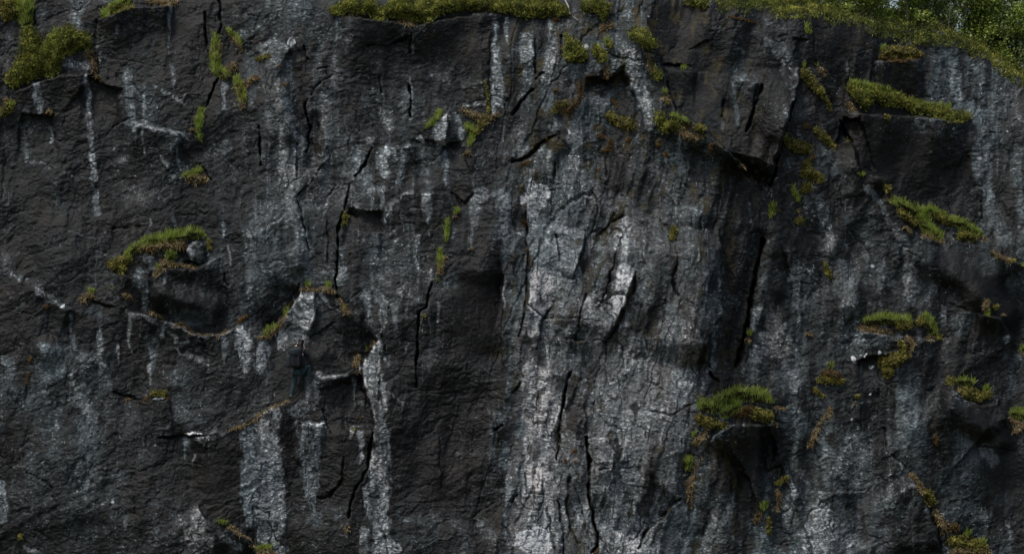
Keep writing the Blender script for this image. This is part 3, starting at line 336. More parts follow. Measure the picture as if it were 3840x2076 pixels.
P('moss_patch','little yellow moss spot below the dark notch of the right wall','moss',('m',3,0,[(600,1065,14)]))
P('grass_patch','large arching grass patch around the grey boulder on the left ledge','grass',('g',0,1,[(1440,365,50),(1520,380,34),(1350,385,36),(1200,410,40),(1100,425,34),(1030,475,36),(960,530,26)]),('m',0,1,[(960,570,40),(850,605,36),(920,640,40)]),('d',0,1,[(1080,480,34),(1250,455,34),(1380,455,34),(1400,480,20)]),('o',0,1,[(1120,500,26),(1160,510,20)]),('d',0,1,[(1250,590,34),(1200,660,26),(1170,690,14)]),('g',0,1,[(1290,540,44)]),('g',0,1,[(1190,620,16)]),('d',0,1,[(1290,600,16),(1480,625,12)]),('m',0,1,[(1580,430,16),(1590,490,12)]))
P('grass_tuft','round tuft green on top and dry below left of the big grassy ledge','grass',('g',0,1,[(695,800,24)]),('d',0,1,[(640,855,34),(690,840,26)]))
P('moss_patch','tiny ochre moss dot beside the white stone spot on the left face','moss',('o',0,1,[(350,925,18)]))
P('grass_tuft','faint dry tuft on dark rock below the left shoulder of the boulder ledge','grass',('d',0,1,[(950,835,18),(985,870,8)]),('g',0,1,[(850,785,8)]))
P('grass_patch','thin dry grass line along the sagging ledge under the boulder block','grass',('d',0,1,[(1130,960,8),(1220,1000,8)]),('d',0,1,[(1330,1060,10),(1370,1045,15),(1450,1115,7),(1480,1132,4),(1660,1132,6),(1700,1112,12)]))
P('moss_patch','orange brown moss cap on top of the pale pear shaped slab','moss',('o',0,1,[(1810,1030,16),(1850,1000,14)]))
P('moss_patch','small ochre moss spot at the left edge above the grey scree face','moss',('o',0,1,[(230,1320,18)]))
P('grass_tuft','green tuft on the left peak of the pale slab above the climber','grass',('g',1,1,[(390,758,22)]),('d',1,1,[(350,785,8),(470,792,8)]))
P('grass_tuft','green and dry tuft right of the peak of the pale slab above the climber','grass',('g',1,1,[(555,765,24)]),('d',1,1,[(530,790,24),(600,820,8)]))
P('grass_patch','stepped grass tufts down the left edge of the pale slab above the climber','grass',('g',1,1,[(240,935,10),(220,965,18)]),('g',1,1,[(150,1070,18),(85,1120,32)]),('d',1,1,[(270,880,7),(190,1050,12),(140,1110,22),(50,1150,16)]))
P('grass_tuft','dry tuft on the small shelf right of the climber slab','grass',('d',1,1,[(630,860,6),(680,955,24)]),('g',1,1,[(665,930,12)]))
P('moss_patch','narrow brown moss strip left of the dark square alcove','moss',('m',1,1,[(665,215,12),(680,260,16),(660,310,10)]))
P('grass_tuft','upper tuft of a green pair in the crack left of the pale buttress','grass',('g',1,1,[(1520,200,24)]),('d',1,1,[(1500,240,10)]))
P('grass_tuft','slim vertical green tuft below and left of the upper crack tuft','grass',('g',1,1,[(1445,280,14),(1440,360,18),(1440,430,10)]))
P('grass_patch','bright green tuft with dry tail in the crack beside the small white spot','grass',('g',1,1,[(1390,500,12),(1385,560,22),(1390,620,16)]),('d',1,1,[(1420,545,14),(1380,670,14)]),('m',1,1,[(1370,722,12)]),('d',1,1,[(1320,530,7)]))
P('grass_tuft','dry tuft in the crack at the left side of the pale buttress head','grass',('d',1,1,[(1625,490,10)]))
P('grass_patch','dry brown tufts down the left edge of the pale spike right of the climber','grass',('d',1,1,[(900,1190,10),(840,1245,8)]),('d',1,1,[(775,1300,20),(750,1365,18)]),('g',1,1,[(835,1235,7)]),('d',1,2,[(770,20,10)]))
P('moss_patch','faint green moss spot in the dark crack above the brown wall','moss',('m',1,1,[(1270,1000,12)]))
P('grass_patch','dry grass line below the climber along the lower ledge','grass',('d',0,2,[(1740,455,8),(1820,432,8),(1932,385,8)]),('d',1,2,[(0,360,6),(120,285,7),(240,240,9)]))
P('grass_tuft','small dry tuft low in the crack left of the third pale streak','grass',('d',1,2,[(690,1180,8),(690,1225,7)]))
P('moss_patch','ochre moss spots on the cracked corner left of the third pale streak','moss',('o',1,2,[(790,370,9)]),('m',1,2,[(738,455,10)]))
P('grass_patch','grass cushion at the bottom edge under the first wide pale streak','grass',('g',1,2,[(20,1355,20),(110,1345,20)]),('d',1,2,[(-30,1330,10),(60,1375,20),(130,1385,18)]))
P('moss_patch','small round moss cushion on a pebble low on the left face','moss',('m',0,2,[(1160,185,20),(1230,185,26)]),('o',0,2,[(1270,210,12)]),('o',0,2,[(1120,205,10),(1080,240,8)]))
P('grass_tuft','wispy dry tuft left of the small round moss cushion','grass',('d',0,2,[(970,225,12)]))
P('grass_patch','thin grass ribbon on the slanting ledge left of the bottom pale streak','grass',('g',0,2,[(1650,1140,12),(1700,1165,12)]),('d',0,2,[(1740,1190,16),(1800,1230,9),(1880,1280,5)]))
P('moss_patch','dark moss spot near the bottom left corner','moss',('m',0,2,[(160,1270,20)]))
P('moss_patch','rusty thin moss streak on the grey face at the lower left','moss',('o',0,2,[(215,40,6),(200,110,7)]))
P('moss_patch','ochre yellow moss clump hanging in the middle right of the pale buttress','moss',('m',2,1,[(1220,340,24),(1210,400,26)]))
P('moss_patch','brown moss dots down the left crack of the pale buttress','moss',('o',2,1,[(80,30,14)]),('o',2,1,[(95,160,12)]),('o',2,1,[(90,280,20),(100,310,12)]),('o',2,1,[(115,495,9)]))
P('grass_tuft','tiny green tuft with straw at the bottom of the deep black gully','grass',('g',2,1,[(1790,1120,16)]),('d',2,1,[(1780,1175,14)]))
P('moss_patch','orange lichen like moss in the left foot crack of the buttress','moss',('o',2,1,[(150,1240,12)]),('o',2,2,[(75,40,10)]))
P('grass_patch','big bright grass cushion over brown moss on the dark block right of the buttress','grass',('g',2,2,[(1440,260,46),(1520,280,60),(1600,215,48),(1700,180,58),(1800,190,58),(1900,200,52)]),('g',2,2,[(1600,330,40),(1700,280,40)]),('o',2,2,[(1400,365,26),(1460,380,26)]),('m',2,2,[(1420,380,34),(1500,415,45),(1600,425,22)]),('o',2,2,[(1690,345,30),(1800,300,34)]),('m',2,2,[(1850,345,48),(1932,360,44)]),('g',3,2,[(20,240,26)]),('d',3,2,[(50,290,12),(140,295,6)]),('m',3,2,[(20,360,30)]),('d',3,2,[(60,420,14)]))
P('grass_tuft','ragged dry tuft hanging just below the left end of the big grass cushion','grass',('g',2,2,[(1370,495,14)]),('d',2,2,[(1400,540,26),(1460,485,18)]),('m',2,2,[(1380,570,14)]))
P('grass_patch','vertical grass strip between the buttress and the dark block','grass',('g',2,2,[(1340,680,28),(1325,760,18)]),('d',2,2,[(1370,800,14),(1345,860,28),(1350,950,22),(1350,1040,8)]),('d',2,2,[(1430,670,5),(1370,760,8)]))
P('moss_patch','orange brown moss in the cracked column low on the buttress','moss',('o',2,2,[(400,690,12)]),('o',2,2,[(470,620,20)]),('o',2,2,[(475,700,8)]))
P('moss_patch','small rusty moss streak low in the buttress cracks','moss',('o',2,2,[(540,1160,9)]))
P('moss_patch','brown moss at the bottom edge in the buttress crack','moss',('o',2,2,[(640,1370,16)]))
P('grass_tuft','slanting green and tan tuft on the dark block at the lower right','grass',('g',2,2,[(1905,1020,20),(1890,1060,16)]),('d',2,2,[(1870,1100,24),(1830,1150,14)]))
P('grass_patch','bright fresh green grass patch with moss on the right slope','grass',('g',3,1,[(950,125,30),(1040,160,38),(1130,200,42),(1230,200,40),(1330,250,40),(1420,285,40),(1530,330,38),(1600,375,22)]),('g',3,1,[(1160,250,50),(1210,330,48),(1290,385,40)]),('m',3,1,[(1000,210,24),(1095,285,34)]),('m',3,1,[(1280,235,26),(1360,300,20)]),('m',3,1,[(1450,385,36),(1560,405,30)]),('d',3,1,[(1190,380,26),(1310,420,20)]),('d',3,1,[(1040,320,10),(1070,365,10)]),('d',3,1,[(1630,410,14)]))
P('grass_patch','thin dry grass ribbon trailing to the right edge below the fresh grass','grass',('d',3,1,[(1690,500,12),(1740,540,12),(1820,575,16)]),('m',3,1,[(1840,580,18)]),('g',3,1,[(1915,620,16)]))
P('grass_patch','shaggy grass cushion above the boulder spotted with white','grass',('g',3,1,[(740,1030,34),(850,1010,45),(970,1020,42),(1060,1020,30)]),('g',3,1,[(1190,1000,36),(1240,1080,40),(1260,1130,30)]),('d',3,1,[(680,1080,14),(800,1090,28),(900,1110,22)]),('m',3,1,[(1000,1065,40),(1060,1060,30)]),('m',3,1,[(1150,1040,36)]),('d',3,1,[(1220,1155,26)]),('m',3,1,[(1290,1155,20)]))
P('moss_patch','olive moss beard on the right side of the boulder spotted with white','moss',('m',3,1,[(1000,1200,20),(1020,1250,32)]),('d',3,1,[(1050,1150,14),(1090,1205,20),(1060,1270,18)]),('m',3,1,[(880,1345,56),(960,1325,50),(1030,1300,32)]),('m',3,2,[(900,18,46)]))
P('moss_patch','brown olive moss lump left of the boulder spotted with white','moss',('g',3,1,[(470,1370,24)]),('o',3,2,[(440,40,44),(520,50,36)]),('m',3,2,[(560,95,22),(390,85,24)]))
P('grass_patch','sparse yellow weeds on the dark slope at the right','grass',('d',3,1,[(1650,870,8),(1640,930,18)]),('g',3,1,[(1650,960,14),(1660,1050,10)]),('m',3,1,[(1720,930,18)]),('d',3,1,[(1770,980,8)]))
P('grass_tuft','green tuft cut by the right edge above the round moss edge cushion','grass',('g',3,1,[(1920,1240,22)]),('d',3,1,[(1920,1285,12)]))
P('moss_patch','small ochre moss spot in the dark hollow right of the gully','moss',('m',3,1,[(430,610,12),(450,670,18),(475,700,12)]))
P('grass_tuft','tiny tan tuft on grey rock left of the boulder spotted with white','grass',('d',3,1,[(300,1125,16)]))
P('moss_patch','yellow moss at the top of the slanting edge leading to the fresh grass','moss',('m',3,1,[(900,35,28)]),('d',3,1,[(930,80,10)]))
P('grass_patch','round grass and moss cushion on the dark slope near the right edge','grass',('g',3,2,[(1450,90,36),(1530,100,30)]),('g',3,2,[(1650,150,24)]),('m',3,2,[(1370,90,32)]),('m',3,2,[(1490,170,38),(1580,210,40),(1660,195,30)]),('d',3,2,[(1450,150,26)]))
P('grass_patch','bright grass tuft at the right edge below the round cushion','grass',('g',3,2,[(1860,320,40),(1920,345,40)]),('d',3,2,[(1830,370,12),(1900,430,28),(1850,480,8)]))
P('grass_patch','narrow dry grass seam slanting right of the big grass cushion','grass',('d',3,2,[(465,300,14),(430,360,13),(370,450,12),(320,570,16)]))
P('grass_patch','long diagonal seam of dry grass and moss at the bottom right','grass',('d',3,2,[(1080,790,16),(1130,860,16),(1160,920,24)]),('m',3,2,[(1200,940,36),(1230,1010,28)]),('d',3,2,[(1260,1080,22),(1310,1150,28),(1330,1220,24)]),('o',3,2,[(1400,1190,36)]),('m',3,2,[(1380,1300,36),(1480,1300,45),(1600,1340,45)]),('g',3,2,[(1500,1240,22)]),('g',3,2,[(1620,1300,30)]),('d',3,2,[(1400,1370,26),(1500,1370,36),(1650,1380,26)]))
P('moss_patch','tan moss spot on grey rock above the bottom right seam','moss',('o',3,2,[(1255,500,10),(1275,560,12)]))
P('moss_patch','green moss spot between two dark cracks right of the big cushion','moss',('m',3,2,[(675,215,14)]),('d',3,2,[(655,265,8)]),('m',3,2,[(350,160,13),(410,210,10)]))
P('grass_patch','dry hanging strip left of the pale patch at the bottom right','grass',('m',3,2,[(145,825,18),(80,860,18)]),('d',3,2,[(75,920,16),(80,990,14),(70,1060,10)]),('g',3,2,[(90,870,12)]))
P('moss_patch','moss strip at the bottom on the dark block','moss',('m',3,2,[(5,1140,16),(10,1240,14)]))
# ------------------------------------------------------------------ stain value (0 dark wet rock, painted recess shade .. 1 white), hue (0 blue green .. 1 brown pink), soil mask, relief
rows = np.array([[int(ch) for ch in l] for l in VB.split()], np.float32) * 0.085
def coarse(A, u, v):
    ny, nx = A.shape
    gx = np.clip(u / 160.0 - .5, 0, nx - 1.001); gy = np.clip(v / 160.0 - .5, 0, ny - 1.001)
    ix = gx.astype(int); iy = gy.astype(int); fx = gx - ix; fy = gy - iy
    return (A[iy, ix] * (1 - fx) + A[iy, ix + 1] * fx) * (1 - fy) + (A[iy + 1, ix] * (1 - fx) + A[iy + 1, ix + 1] * fx) * fy
def blur(A, n):
    for ax in (0, 1):
        c_ = np.cumsum(np.concatenate([np.repeat(A.take([0], ax), n + 1, ax), A, np.repeat(A.take([-1], ax), n, ax)], ax), ax, dtype=np.float64)
        k_ = 2 * n + 1; A = ((c_.take(range(k_, c_.shape[ax]), ax) - c_.take(range(0, c_.shape[ax] - k_), ax)) / k_).astype(np.float32)
    return A
VAL = coarse(rows, U + w1 * 3, V_ + w2 * 3).astype(np.float32)
patchy = fbm(U / 70, V_ / 170, 201, 4)                      # streaky blotches running down
drip = fbm(WU / 17, WV / 210, 202, 4, .6); flow = fbm((WU + .12 * WV) / 48, WV / 330, 203, 3)
vmx = sstep((U - 1600) / 400)
panel = sstep((U - 1860) / 60) * sstep((2680 + (V_ - 900) * -.05 - U) / 120) * sstep((V_ - 560) / 260)
VAL = VAL * (1.10 + (0.85 * patchy + (.45 + .4 * vmx) * drip + (.4 + .35 * vmx) * flow) * (1 - .45 * panel)) - 0.045 * (1 - panel)
HUE = 0.40 + .26 * panel + 0.60 * fbm(U / 260, V_ / 330, 211, 3) - (VAL > .2) * 0.06
SOIL = np.zeros_like(VAL); REL = np.zeros_like(VAL)
s = 1 / 2.0125
for (c, r), L in VS.items():
    for it in L:
        val, hue, pts = it[0], it[1], it[-1]; poly = len(it) == 4
        P2 = [(T(c, r, q[0], q[1]) + ((q[2] * s,) if not poly else ())) for q in pts]
        R = 40 if poly else max(q[2] for q in P2) + 22
        w = 18 if poly else max(q[2] for q in P2)
        b = box(min(q[0] for q in P2) - R, max(q[0] for q in P2) + R, min(q[1] for q in P2) - R, max(q[1] for q in P2) + R)
        d = (poly_dist if poly else chain_dist)(WU[b], WV[b], P2)
        crisp = abs(val - 0.36) > 0.055 or poly or w < 12
        soft = (3 + 0.22 * w) if crisp else (5 + 0.8 * w)
        amp = min(9, 3 + 0.35 * w) * (1.0 if crisp else 1.6) * (1.7 if poly else 1)
        m = sstep((soft - (d + EDGE[b] * amp)) / (2 * soft)) * (0.95 if crisp else 0.8)
        if .2 < val < .8: m = m * (np.clip(1.02 + .9 * drip[b] + .5 * patchy[b], .55, 1) if poly else np.clip(1.0 + .55 * drip[b] + .35 * patchy[b], .55, 1))
        if val < .2: m *= 0.8
        elif val < .8: val = val * (1.07 if poly else 1.22 if c == 2 and val > .59 else 1.24 if c < 2 and val < .56 else 1.12) + .01
        if val > .8: m = sstep((3 - (d + EDGE[b] * 2.5)) / 5)
        VAL[b] = VAL[b] * (1 - m) + val * m
        HUE[b] = HUE[b] * (1 - m * .8) + hue * m * .8
_b = blur(VAL, 22); VAL += panel * (.22 * (_b - VAL) + .02)
# plants: the rock carries brown soil and moss underneath
CUSH = np.zeros_like(VAL)
for (nm, lb, ct, parts) in PL:
    for (k, c, r, pts) in parts:
        P2 = [(*T(c, r, q[0], q[1]), q[2] * s) for q in pts]; R = max(q[2] for q in P2) + 20
        b = box(min(q[0] for q in P2) - R, max(q[0] for q in P2) + R, min(q[1] for q in P2) - R, max(q[1] for q in P2) + R)
        d = chain_dist(WU[b], WV[b], P2) + EDGE[b] * 4
        SOIL[b] = np.maximum(SOIL[b], sstep((3 - d) / 9) * (0.95 if k in 'gjm' else 0.75))
        CUSH[b] = np.maximum(CUSH[b], sstep((4 - d) / (14 + 0.5 * R)) * min(.22, R * s * .012))
SM = np.zeros_like(VAL)                                     # faces polished smooth by the ice
for (c, r, pts) in SMOOTH:
    P2 = [(*T(c, r, q[0], q[1]), q[2] * s) for q in pts]; R = max(q[2] for q in P2) + 70
    b = box(min(q[0] for q in P2) - R, max(q[0] for q in P2) + R, min(q[1] for q in P2) - R, max(q[1] for q in P2) + R)
    SM[b] = np.maximum(SM[b], sstep((45 - chain_dist(U[b] + w1[b], V_[b] + w2[b], P2)) / 70))
dr = sstep((fbm(U / 6.5 + w1 / 9, V_ / 420, 204, 2) - .30) / .22) * sstep((fbm(U / 60, V_ / 130, 205, 3) - .02) / .3)
VAL += .26 * dr * (VAL < .4) * (1 - .6 * SM) * (.5 + EDGE)
# ---- relief, metres towards the camera
fu = (U + w1 * 1.6 + w3 * 8); fv = (V_ + w2 * 1.6 + w4 * 8)
c45, s45 = math.cos(.5), math.sin(.5)
a, bst = facets(fu / 420, fv / 620, 301, 1.2, .4, 2); REL += 0.95 * bst
a, b2 = facets((fu * c45 + fv * s45) / 150, (fv * c45 - fu * s45) / 250, 321, 1.3, .55, 2); REL -= 0.26 * b2; REL += .03 * a
a, b2 = facets((fu * c45 - fv * s45) / 120, (fv * c45 + fu * s45) / 210, 326, 1.3, .5, 2); REL += 0.20 * b2
a, b3 = facets(fu / 58 + .3, fv / 80, 341, 1.2, .8); REL -= 0.045 * b3
a, b3 = facets((fu + .3 * fv) / 40 + .3, fv / 50, 346, 1.2, .8); REL += 0.028 * b3
a, b4 = facets((fu * c45 - fv * s45) / 22, (fv * c45 + fu * s45) / 20, 361, 1.2, .8); REL -= 0.010 * b4
def saw(q, br=.16):                                        # layered breaks: long faces, short undercut risers
    f_ = q - np.floor(q); return np.where(f_ < 1 - br, f_ / (1 - br), (1 - f_) / br)
lay = (V_ + .22 * U + w2 * 2.2 + w3 * 6) ; REL += 0.022 * saw(lay / 60) * sstep(fbm(U / 210, V_ / 90, 371, 3) * 1.6 + .4)
REL += 0.008 * saw(lay / 21 + fbm(U / 60, V_ / 40, 372, 2)) * sstep(fbm(U / 120, V_ / 60, 373, 3) * 1.6 + .5)
jnt = (U + .30 * V_ + w1 * 2.0 + w4 * 6); vjm = sstep((U - 1780) / 220) * sstep((2950 - U) / 300)
REL += 0.07 * saw(jnt / 62) * (.3 + vjm) * sstep(fbm(U / 90, V_ / 260, 374, 3) * 1.6 + .4)
REL += 0.30 * fbm(U / 500, V_ / 420, 381, 3)
vm = sstep((U - 1780) / 220) * sstep((2950 - U) / 300)
shist = WV + 0.14 * WU + .28 * np.minimum(WU - 1150, 0) + .25 * np.maximum(WU - 2900, 0) + w2 * 1.6                         # foliation: near level, dipping right on the left side
ang = np.clip((U - 1850) / 700, 0, 1)
fol = ridge(WU / 95 + 4, shist / 11, 401, 3, .6); REL += 0.012 * fol * (1.3 - vm)
fol2 = ridge(WU / 300, shist / 42, 411, 3); REL += 0.035 * fol2 * (1.1 - vm)
vert = ridge((WU + 0.25 * WV) / 30, WV / 330, 421, 3, .6)
REL += 0.045 * vert * (0.3 + vm)
rib = ridge((WU + .18 * WV + 60 * fbm(U / 300, V_ / 500, 423, 2)) / 105, WV / 620, 424, 2, .5); REL += (.05 + .10 * vmx) * rib
rib2 = fbm((U + .1 * V_ + w1) / 60, V_ / 300, 425, 3); REL += (.07 + .08 * vmx) * rib2
REL += 0.014 * fbm(U / 9, V_ / 6, 431, 2) + .010 * vnoise(WU / 6, shist / 3.4, 433) + .02 * fbm(WU / 30, WV / 18, 432, 3)
crk = ridge((fu + .35 * fv) / 190, fv / 420, 441, 1); REL -= 0.10 * sstep((crk - .955) / .04) * (0.3 + .7 * vm)
crk2 = ridge((fv - .25 * fu) / 210, fu / 500, 451, 1); REL -= 0.03 * sstep((crk2 - .965) / .03)
def net(sx, sy, seed, wd):                                 # broken web of hairline joints
    q = vnoise((fu + w3 * 5) / sx, (fv + w4 * 5) / sy, seed); q2 = vnoise((fu * c45 + fv * s45) / sx, (fv * c45 - fu * s45) / sy, seed + 9)
    return np.maximum(sstep((wd - np.abs(q)) / wd), sstep((wd * .8 - np.abs(q2)) / wd)) * sstep(fbm(U / (sx * 1.5), V_ / (sx * 1.5), seed + 3, 2) * 2.5 + .5)
NET = np.maximum(net(70, 150, 461, .030), net(30, 48, 471, .045) * .8) * (1 - .8 * SM)
REL -= (.36 + .42 * SM) * (REL - blur(blur(REL, 9), 9))
REL -= .032 * NET; REL += .012 * vnoise(WU / 6, shist / 3.4, 434) + .012 * fbm(U / 13, V_ / 11, 435, 2)
def step(P2, h, dec, w_=.5, e=.18):
    R = dec * 3.2
    b = box(min(q[0] for q in P2) - R, max(q[0] for q in P2) + R, min(q[1] for q in P2) - R, max(q[1] for q in P2) + R)
    px, py = U[b] + w1[b] * w_ + w3[b] * 7, V_[b] + w2[b] * w_ + w4[b] * 6
    best = np.full(px.shape, 9e9, np.float32); sg = np.zeros(px.shape, np.float32); tt = np.zeros(px.shape, np.float32)
    lens = [math.hypot(B[0] - A[0], B[1] - A[1]) for A, B in zip(P2[:-1], P2[1:])]; tot = sum(lens); acc = 0
    for (A, B, ln) in zip(P2[:-1], P2[1:], lens):
        dx, dy = B[0] - A[0], B[1] - A[1]
        t_ = np.clip(((px - A[0]) * dx + (py - A[1]) * dy) / (ln * ln), 0, 1)
        d = np.hypot(px - A[0] - t_ * dx, py - A[1] - t_ * dy)
        m = d < best; cr = (dx * (py - A[1]) - dy * (px - A[0])) / ln
        best = np.where(m, d, best); sg = np.where(m, cr, sg); tt = np.where(m, (acc + t_ * ln) / tot, tt); acc += ln
    REL[b] += h * sstep(np.minimum(tt, 1 - tt) / e) * sstep(sg / 9 + .5) * np.exp(-(best / dec) ** 1.3)
for (c, r), L in STP.items():
    for (h, dec, pts) in L: step([T(c, r, q[0], q[1]) for q in pts], h * (1.6 if c < 2 else 2.1), dec * s * (1.5 if c < 2 else 1.8))
for (c, r), L in CR.items():
    for (dep, pts) in L:
        P2 = [(*T(c, r, q[0], q[1]), q[2] * s * (.62 if dep > .55 else .42 if 0 < n_ < len(pts) - 1 else .25) + 1.0) for n_, q in enumerate(pts)]; R = max(q[2] for q in P2) * 2 + 25
        b = box(min(q[0] for q in P2) - R, max(q[0] for q in P2) + R, min(q[1] for q in P2) - R, max(q[1] for q in P2) + R)
        d = chain_dist(U[b] + w1[b] * .4 + w3[b] * 6, V_[b] + w2[b] * .4 + w4[b] * 5, P2) + EDGE[b] * 3 + 5.5 * (vnoise(U[b] / 26, V_[b] / 26, 77) + .15)
        wmax = max(q[2] for q in P2)
        if len(P2) > 1: step([q[:2] for q in P2], random.choice((-.09, .09, .07)), 45, .4, .3)
        m = sstep((4 - d) / (6 + wmax * .9))
        REL[b] -= dep * (.45 if c == 3 and dep < .3 else .75 if dep < .28 else 1.25) * m
        k = sstep((3 - d) / 5) * (.3 if dep < .16 else .5 if dep < .28 else .75); VAL[b] = VAL[b] * (1 - k) + 0.05 * k; HUE[b] += (0.8 - HUE[b]) * k * .6
# broad troughs and swells
for (h, c, r, pts) in SWELL:
    P2 = [(*T(c, r, q[0], q[1]), q[2] * s) for q in pts]; R = max(q[2] for q in P2) * 2 + 20
    b = box(min(q[0] for q in P2) - R, max(q[0] for q in P2) + R, min(q[1] for q in P2) - R, max(q[1] for q in P2) + R)
    d = chain_dist(U[b] + w1[b] * .6, V_[b] + w2[b] * .6, [(q[0], q[1], 0) for q in P2]); wd = max(q[2] for q in P2)
    REL[b] += h * sstep(1 - d / wd)
# calmer rock where the climber stands
pm = np.exp(-(((U - 1120) / 95) ** 2 + ((V_ - 1385) / 150) ** 2) ** 1.5)
bb = box(1040, 1200, 1270, 1510); REL = REL * (1 - .6 * pm) + float(REL[bb].mean()) * .6 * pm
REL += CUSH * (1 + .35 * fbm(U / 14, V_ / 14, 471, 2))
# texture of the stain value: fine level flecks, grains, thin pale schist lines
flk = fbm(WU / 17, shist / 4.2, 501, 3, .6); grn = fbm(U / 8.5, V_ / 3.6, 511, 2)
vstk = fbm(WU / 9, WV / 120, 521, 3)
convex = np.clip((REL - blur(REL, 5)) / .03, -1.5, 1.5)       # proud edges come out paler, hollows darker
am = (.075 + .40 * VAL) * (1 - .55 * SM) * (1 - .25 * panel); VAL -= .03 * (1 - panel) * (VAL < .3)
VAL += .13 * fbm(U / 42, V_ / 62, 516, 3) * (VAL < .5) + .07 * fbm(WU / 20, shist / 15, 517, 2)
fl_ = sstep((fbm(WU / 11, shist / 4.4, 518, 2) - .16) / .34) * sstep((fbm(U / 75, V_ / 60, 519, 3) + .16) / .4)
VAL += .30 * fl_ * (1 - .7 * SM) * sstep((.6 - VAL) / .3)
fin = vnoise(WU / 5.5, shist / 3.1, 520) * 2
VAL = VAL + am * (0.75 * flk + .75 * grn + .35 * vstk + .55 * fin)
VAL *= 1 - .6 * NET + (.05 + .16 * VAL) * convex * (.6 + fbm(U / 45, V_ / 45, 512, 2))
seam = ridge((WU + .34 * WV) / 46, WV / 260, 513, 2, .6); seam2 = ridge((WU + .1 * WV) / 20, WV / 120, 514, 2, .6)
VAL *= 1 - np.clip(sstep((seam - .80) / .14) * .8 + sstep((seam2 - .76) / .16) * .6, 0, .9) * (.14 + .86 * vm) * sstep(fbm(U / 110, V_ / 160, 515, 2) * 2 + .55)
lines = sstep((ridge(WU / 120, shist / 19, 531, 2, .7) - .66) / .3) * sstep((fbm(U / 90, V_ / 70, 541, 3) + .02) / .5)
VAL += 0.36 * lines * (1 - .7 * SM) * (VAL < .45) * (0.5 + .8 * (grn + .5))
lines2 = sstep((ridge(WU / 60 + 5, shist / 9, 532, 1) - .70) / .25) * sstep((fbm(U / 60, V_ / 50, 542, 3) - .02) / .3)
VAL += 0.26 * lines2 * (1 - .7 * SM) * (VAL < .45) * (.4 + .8 * (vnoise(WU / 9, shist / 5, 543) + .5))
spk = sstep((vnoise(U / 4.5, V_ / 4.0, 551) - .375) / .07) * sstep((fbm(U / 160, V_ / 160, 561, 2) + .25) / .5)
VAL += spk * 0.5
VAL = np.clip(VAL, 0.0, 1.25); HUE = np.clip(HUE + .35 * fbm(U / 30, V_ / 40, 571, 3), 0, 1)
OCH = sstep((fbm(WU / 26, WV / 60, 581, 4) - .12) / .35) * (0.1 + .8 * vm + .25 * sstep((500 - V_) / 500) + .9 * np.exp(-((U - 2280) / 330) ** 2 - ((V_ - 430) / 330) ** 2)) * sstep((.6 - VAL) / .3)

# ---- grid to world: every vertex lies at the depth of the rock it belongs to
RIM = [(-1200, -170), (0, -150), (500, -70), (1000, -60), (1300, -30), (2100, -40), (2450, -60), (2700, -10), (2880, 10), (3050, 30), (3200, 60), (3400, 110), (3560, 120), (3700, 190), (3800, 260), (3900, 330), (4900, 900)]
RU = np.array([q[0] for q in RIM], float); RV = np.array([q[1] for q in RIM], float)
rimv = np.interp(AU, RU, RV) + 10 * vnoise(AU / 40, AU * 0, 601)
zc = (1038 - V_) / 118.0; xc = (U - 1920) / 118.0
BASE = D + 0.20 * zc + 0.06 * np.maximum(xc - 3, 0) ** 1.25
below = np.maximum(V_ - rimv[None, :], 0)
DEP = BASE - REL + 0.9 * np.exp(-below / 45.0) ** 2           # rounded brow
X = (U - 1920) / F * DEP; Z = (1038 - V_) / F * DEP; Y = DEP - D
over = np.maximum(rimv[None, :] - V_, 0) / 118.0              # rows above the brow run back as a gentle top
for i in range(NU):
    m = V_[:, i] < rimv[i]
    if m.any():
        j = int(np.argmin(m)); o_ = over[m, i]
        X[m, i] = X[j, i] + (X[m, i] - X[j, i]) * 0; Y[m, i] = Y[j, i] + o_ * 5.0; Z[m, i] = Z[j, i] + o_ * 0.45 + .2 * fbm(U[m, i] / 60, V_[m, i] / 20, 611, 2)
cliff_co = np.stack([X, Y, Z], -1).reshape(-1, 3)
jj, ii = np.meshgrid(np.arange(NV - 1), np.arange(NU - 1), indexing='ij')
q0 = (jj * NU + ii).ravel(); cliff_q = np.stack([q0, q0 + NU, q0 + NU + 1, q0 + 1], -1)
def surf(u, v):
    """point of the rock seen at photo pixel (u, v)"""
    u = np.asarray(u, float); v = np.asarray(v, float)
    i = np.clip(np.searchsorted(AU, u) - 1, 0, NU - 2); j = np.clip(np.searchsorted(AV, v) - 1, 0, NV - 2)
    fx = np.clip((u - AU[i]) / (AU[i + 1] - AU[i]), 0, 1); fy = np.clip((v - AV[j]) / (AV[j + 1] - AV[j]), 0, 1)
    out = []
    for A in (X, Y, Z):
        out.append((A[j, i] * (1 - fx) + A[j, i + 1] * fx) * (1 - fy) + (A[j + 1, i] * (1 - fx) + A[j + 1, i + 1] * fx) * fy)
    return np.stack(out, -1)
def at(u, v, off):
    """point off metres in front of the rock at photo pixel (u, v)"""
    d = float(surf(u, v)[1]) + D - off
    return Vector(((u - 1920) / F * d, d - D, (1038 - v) / F * d))

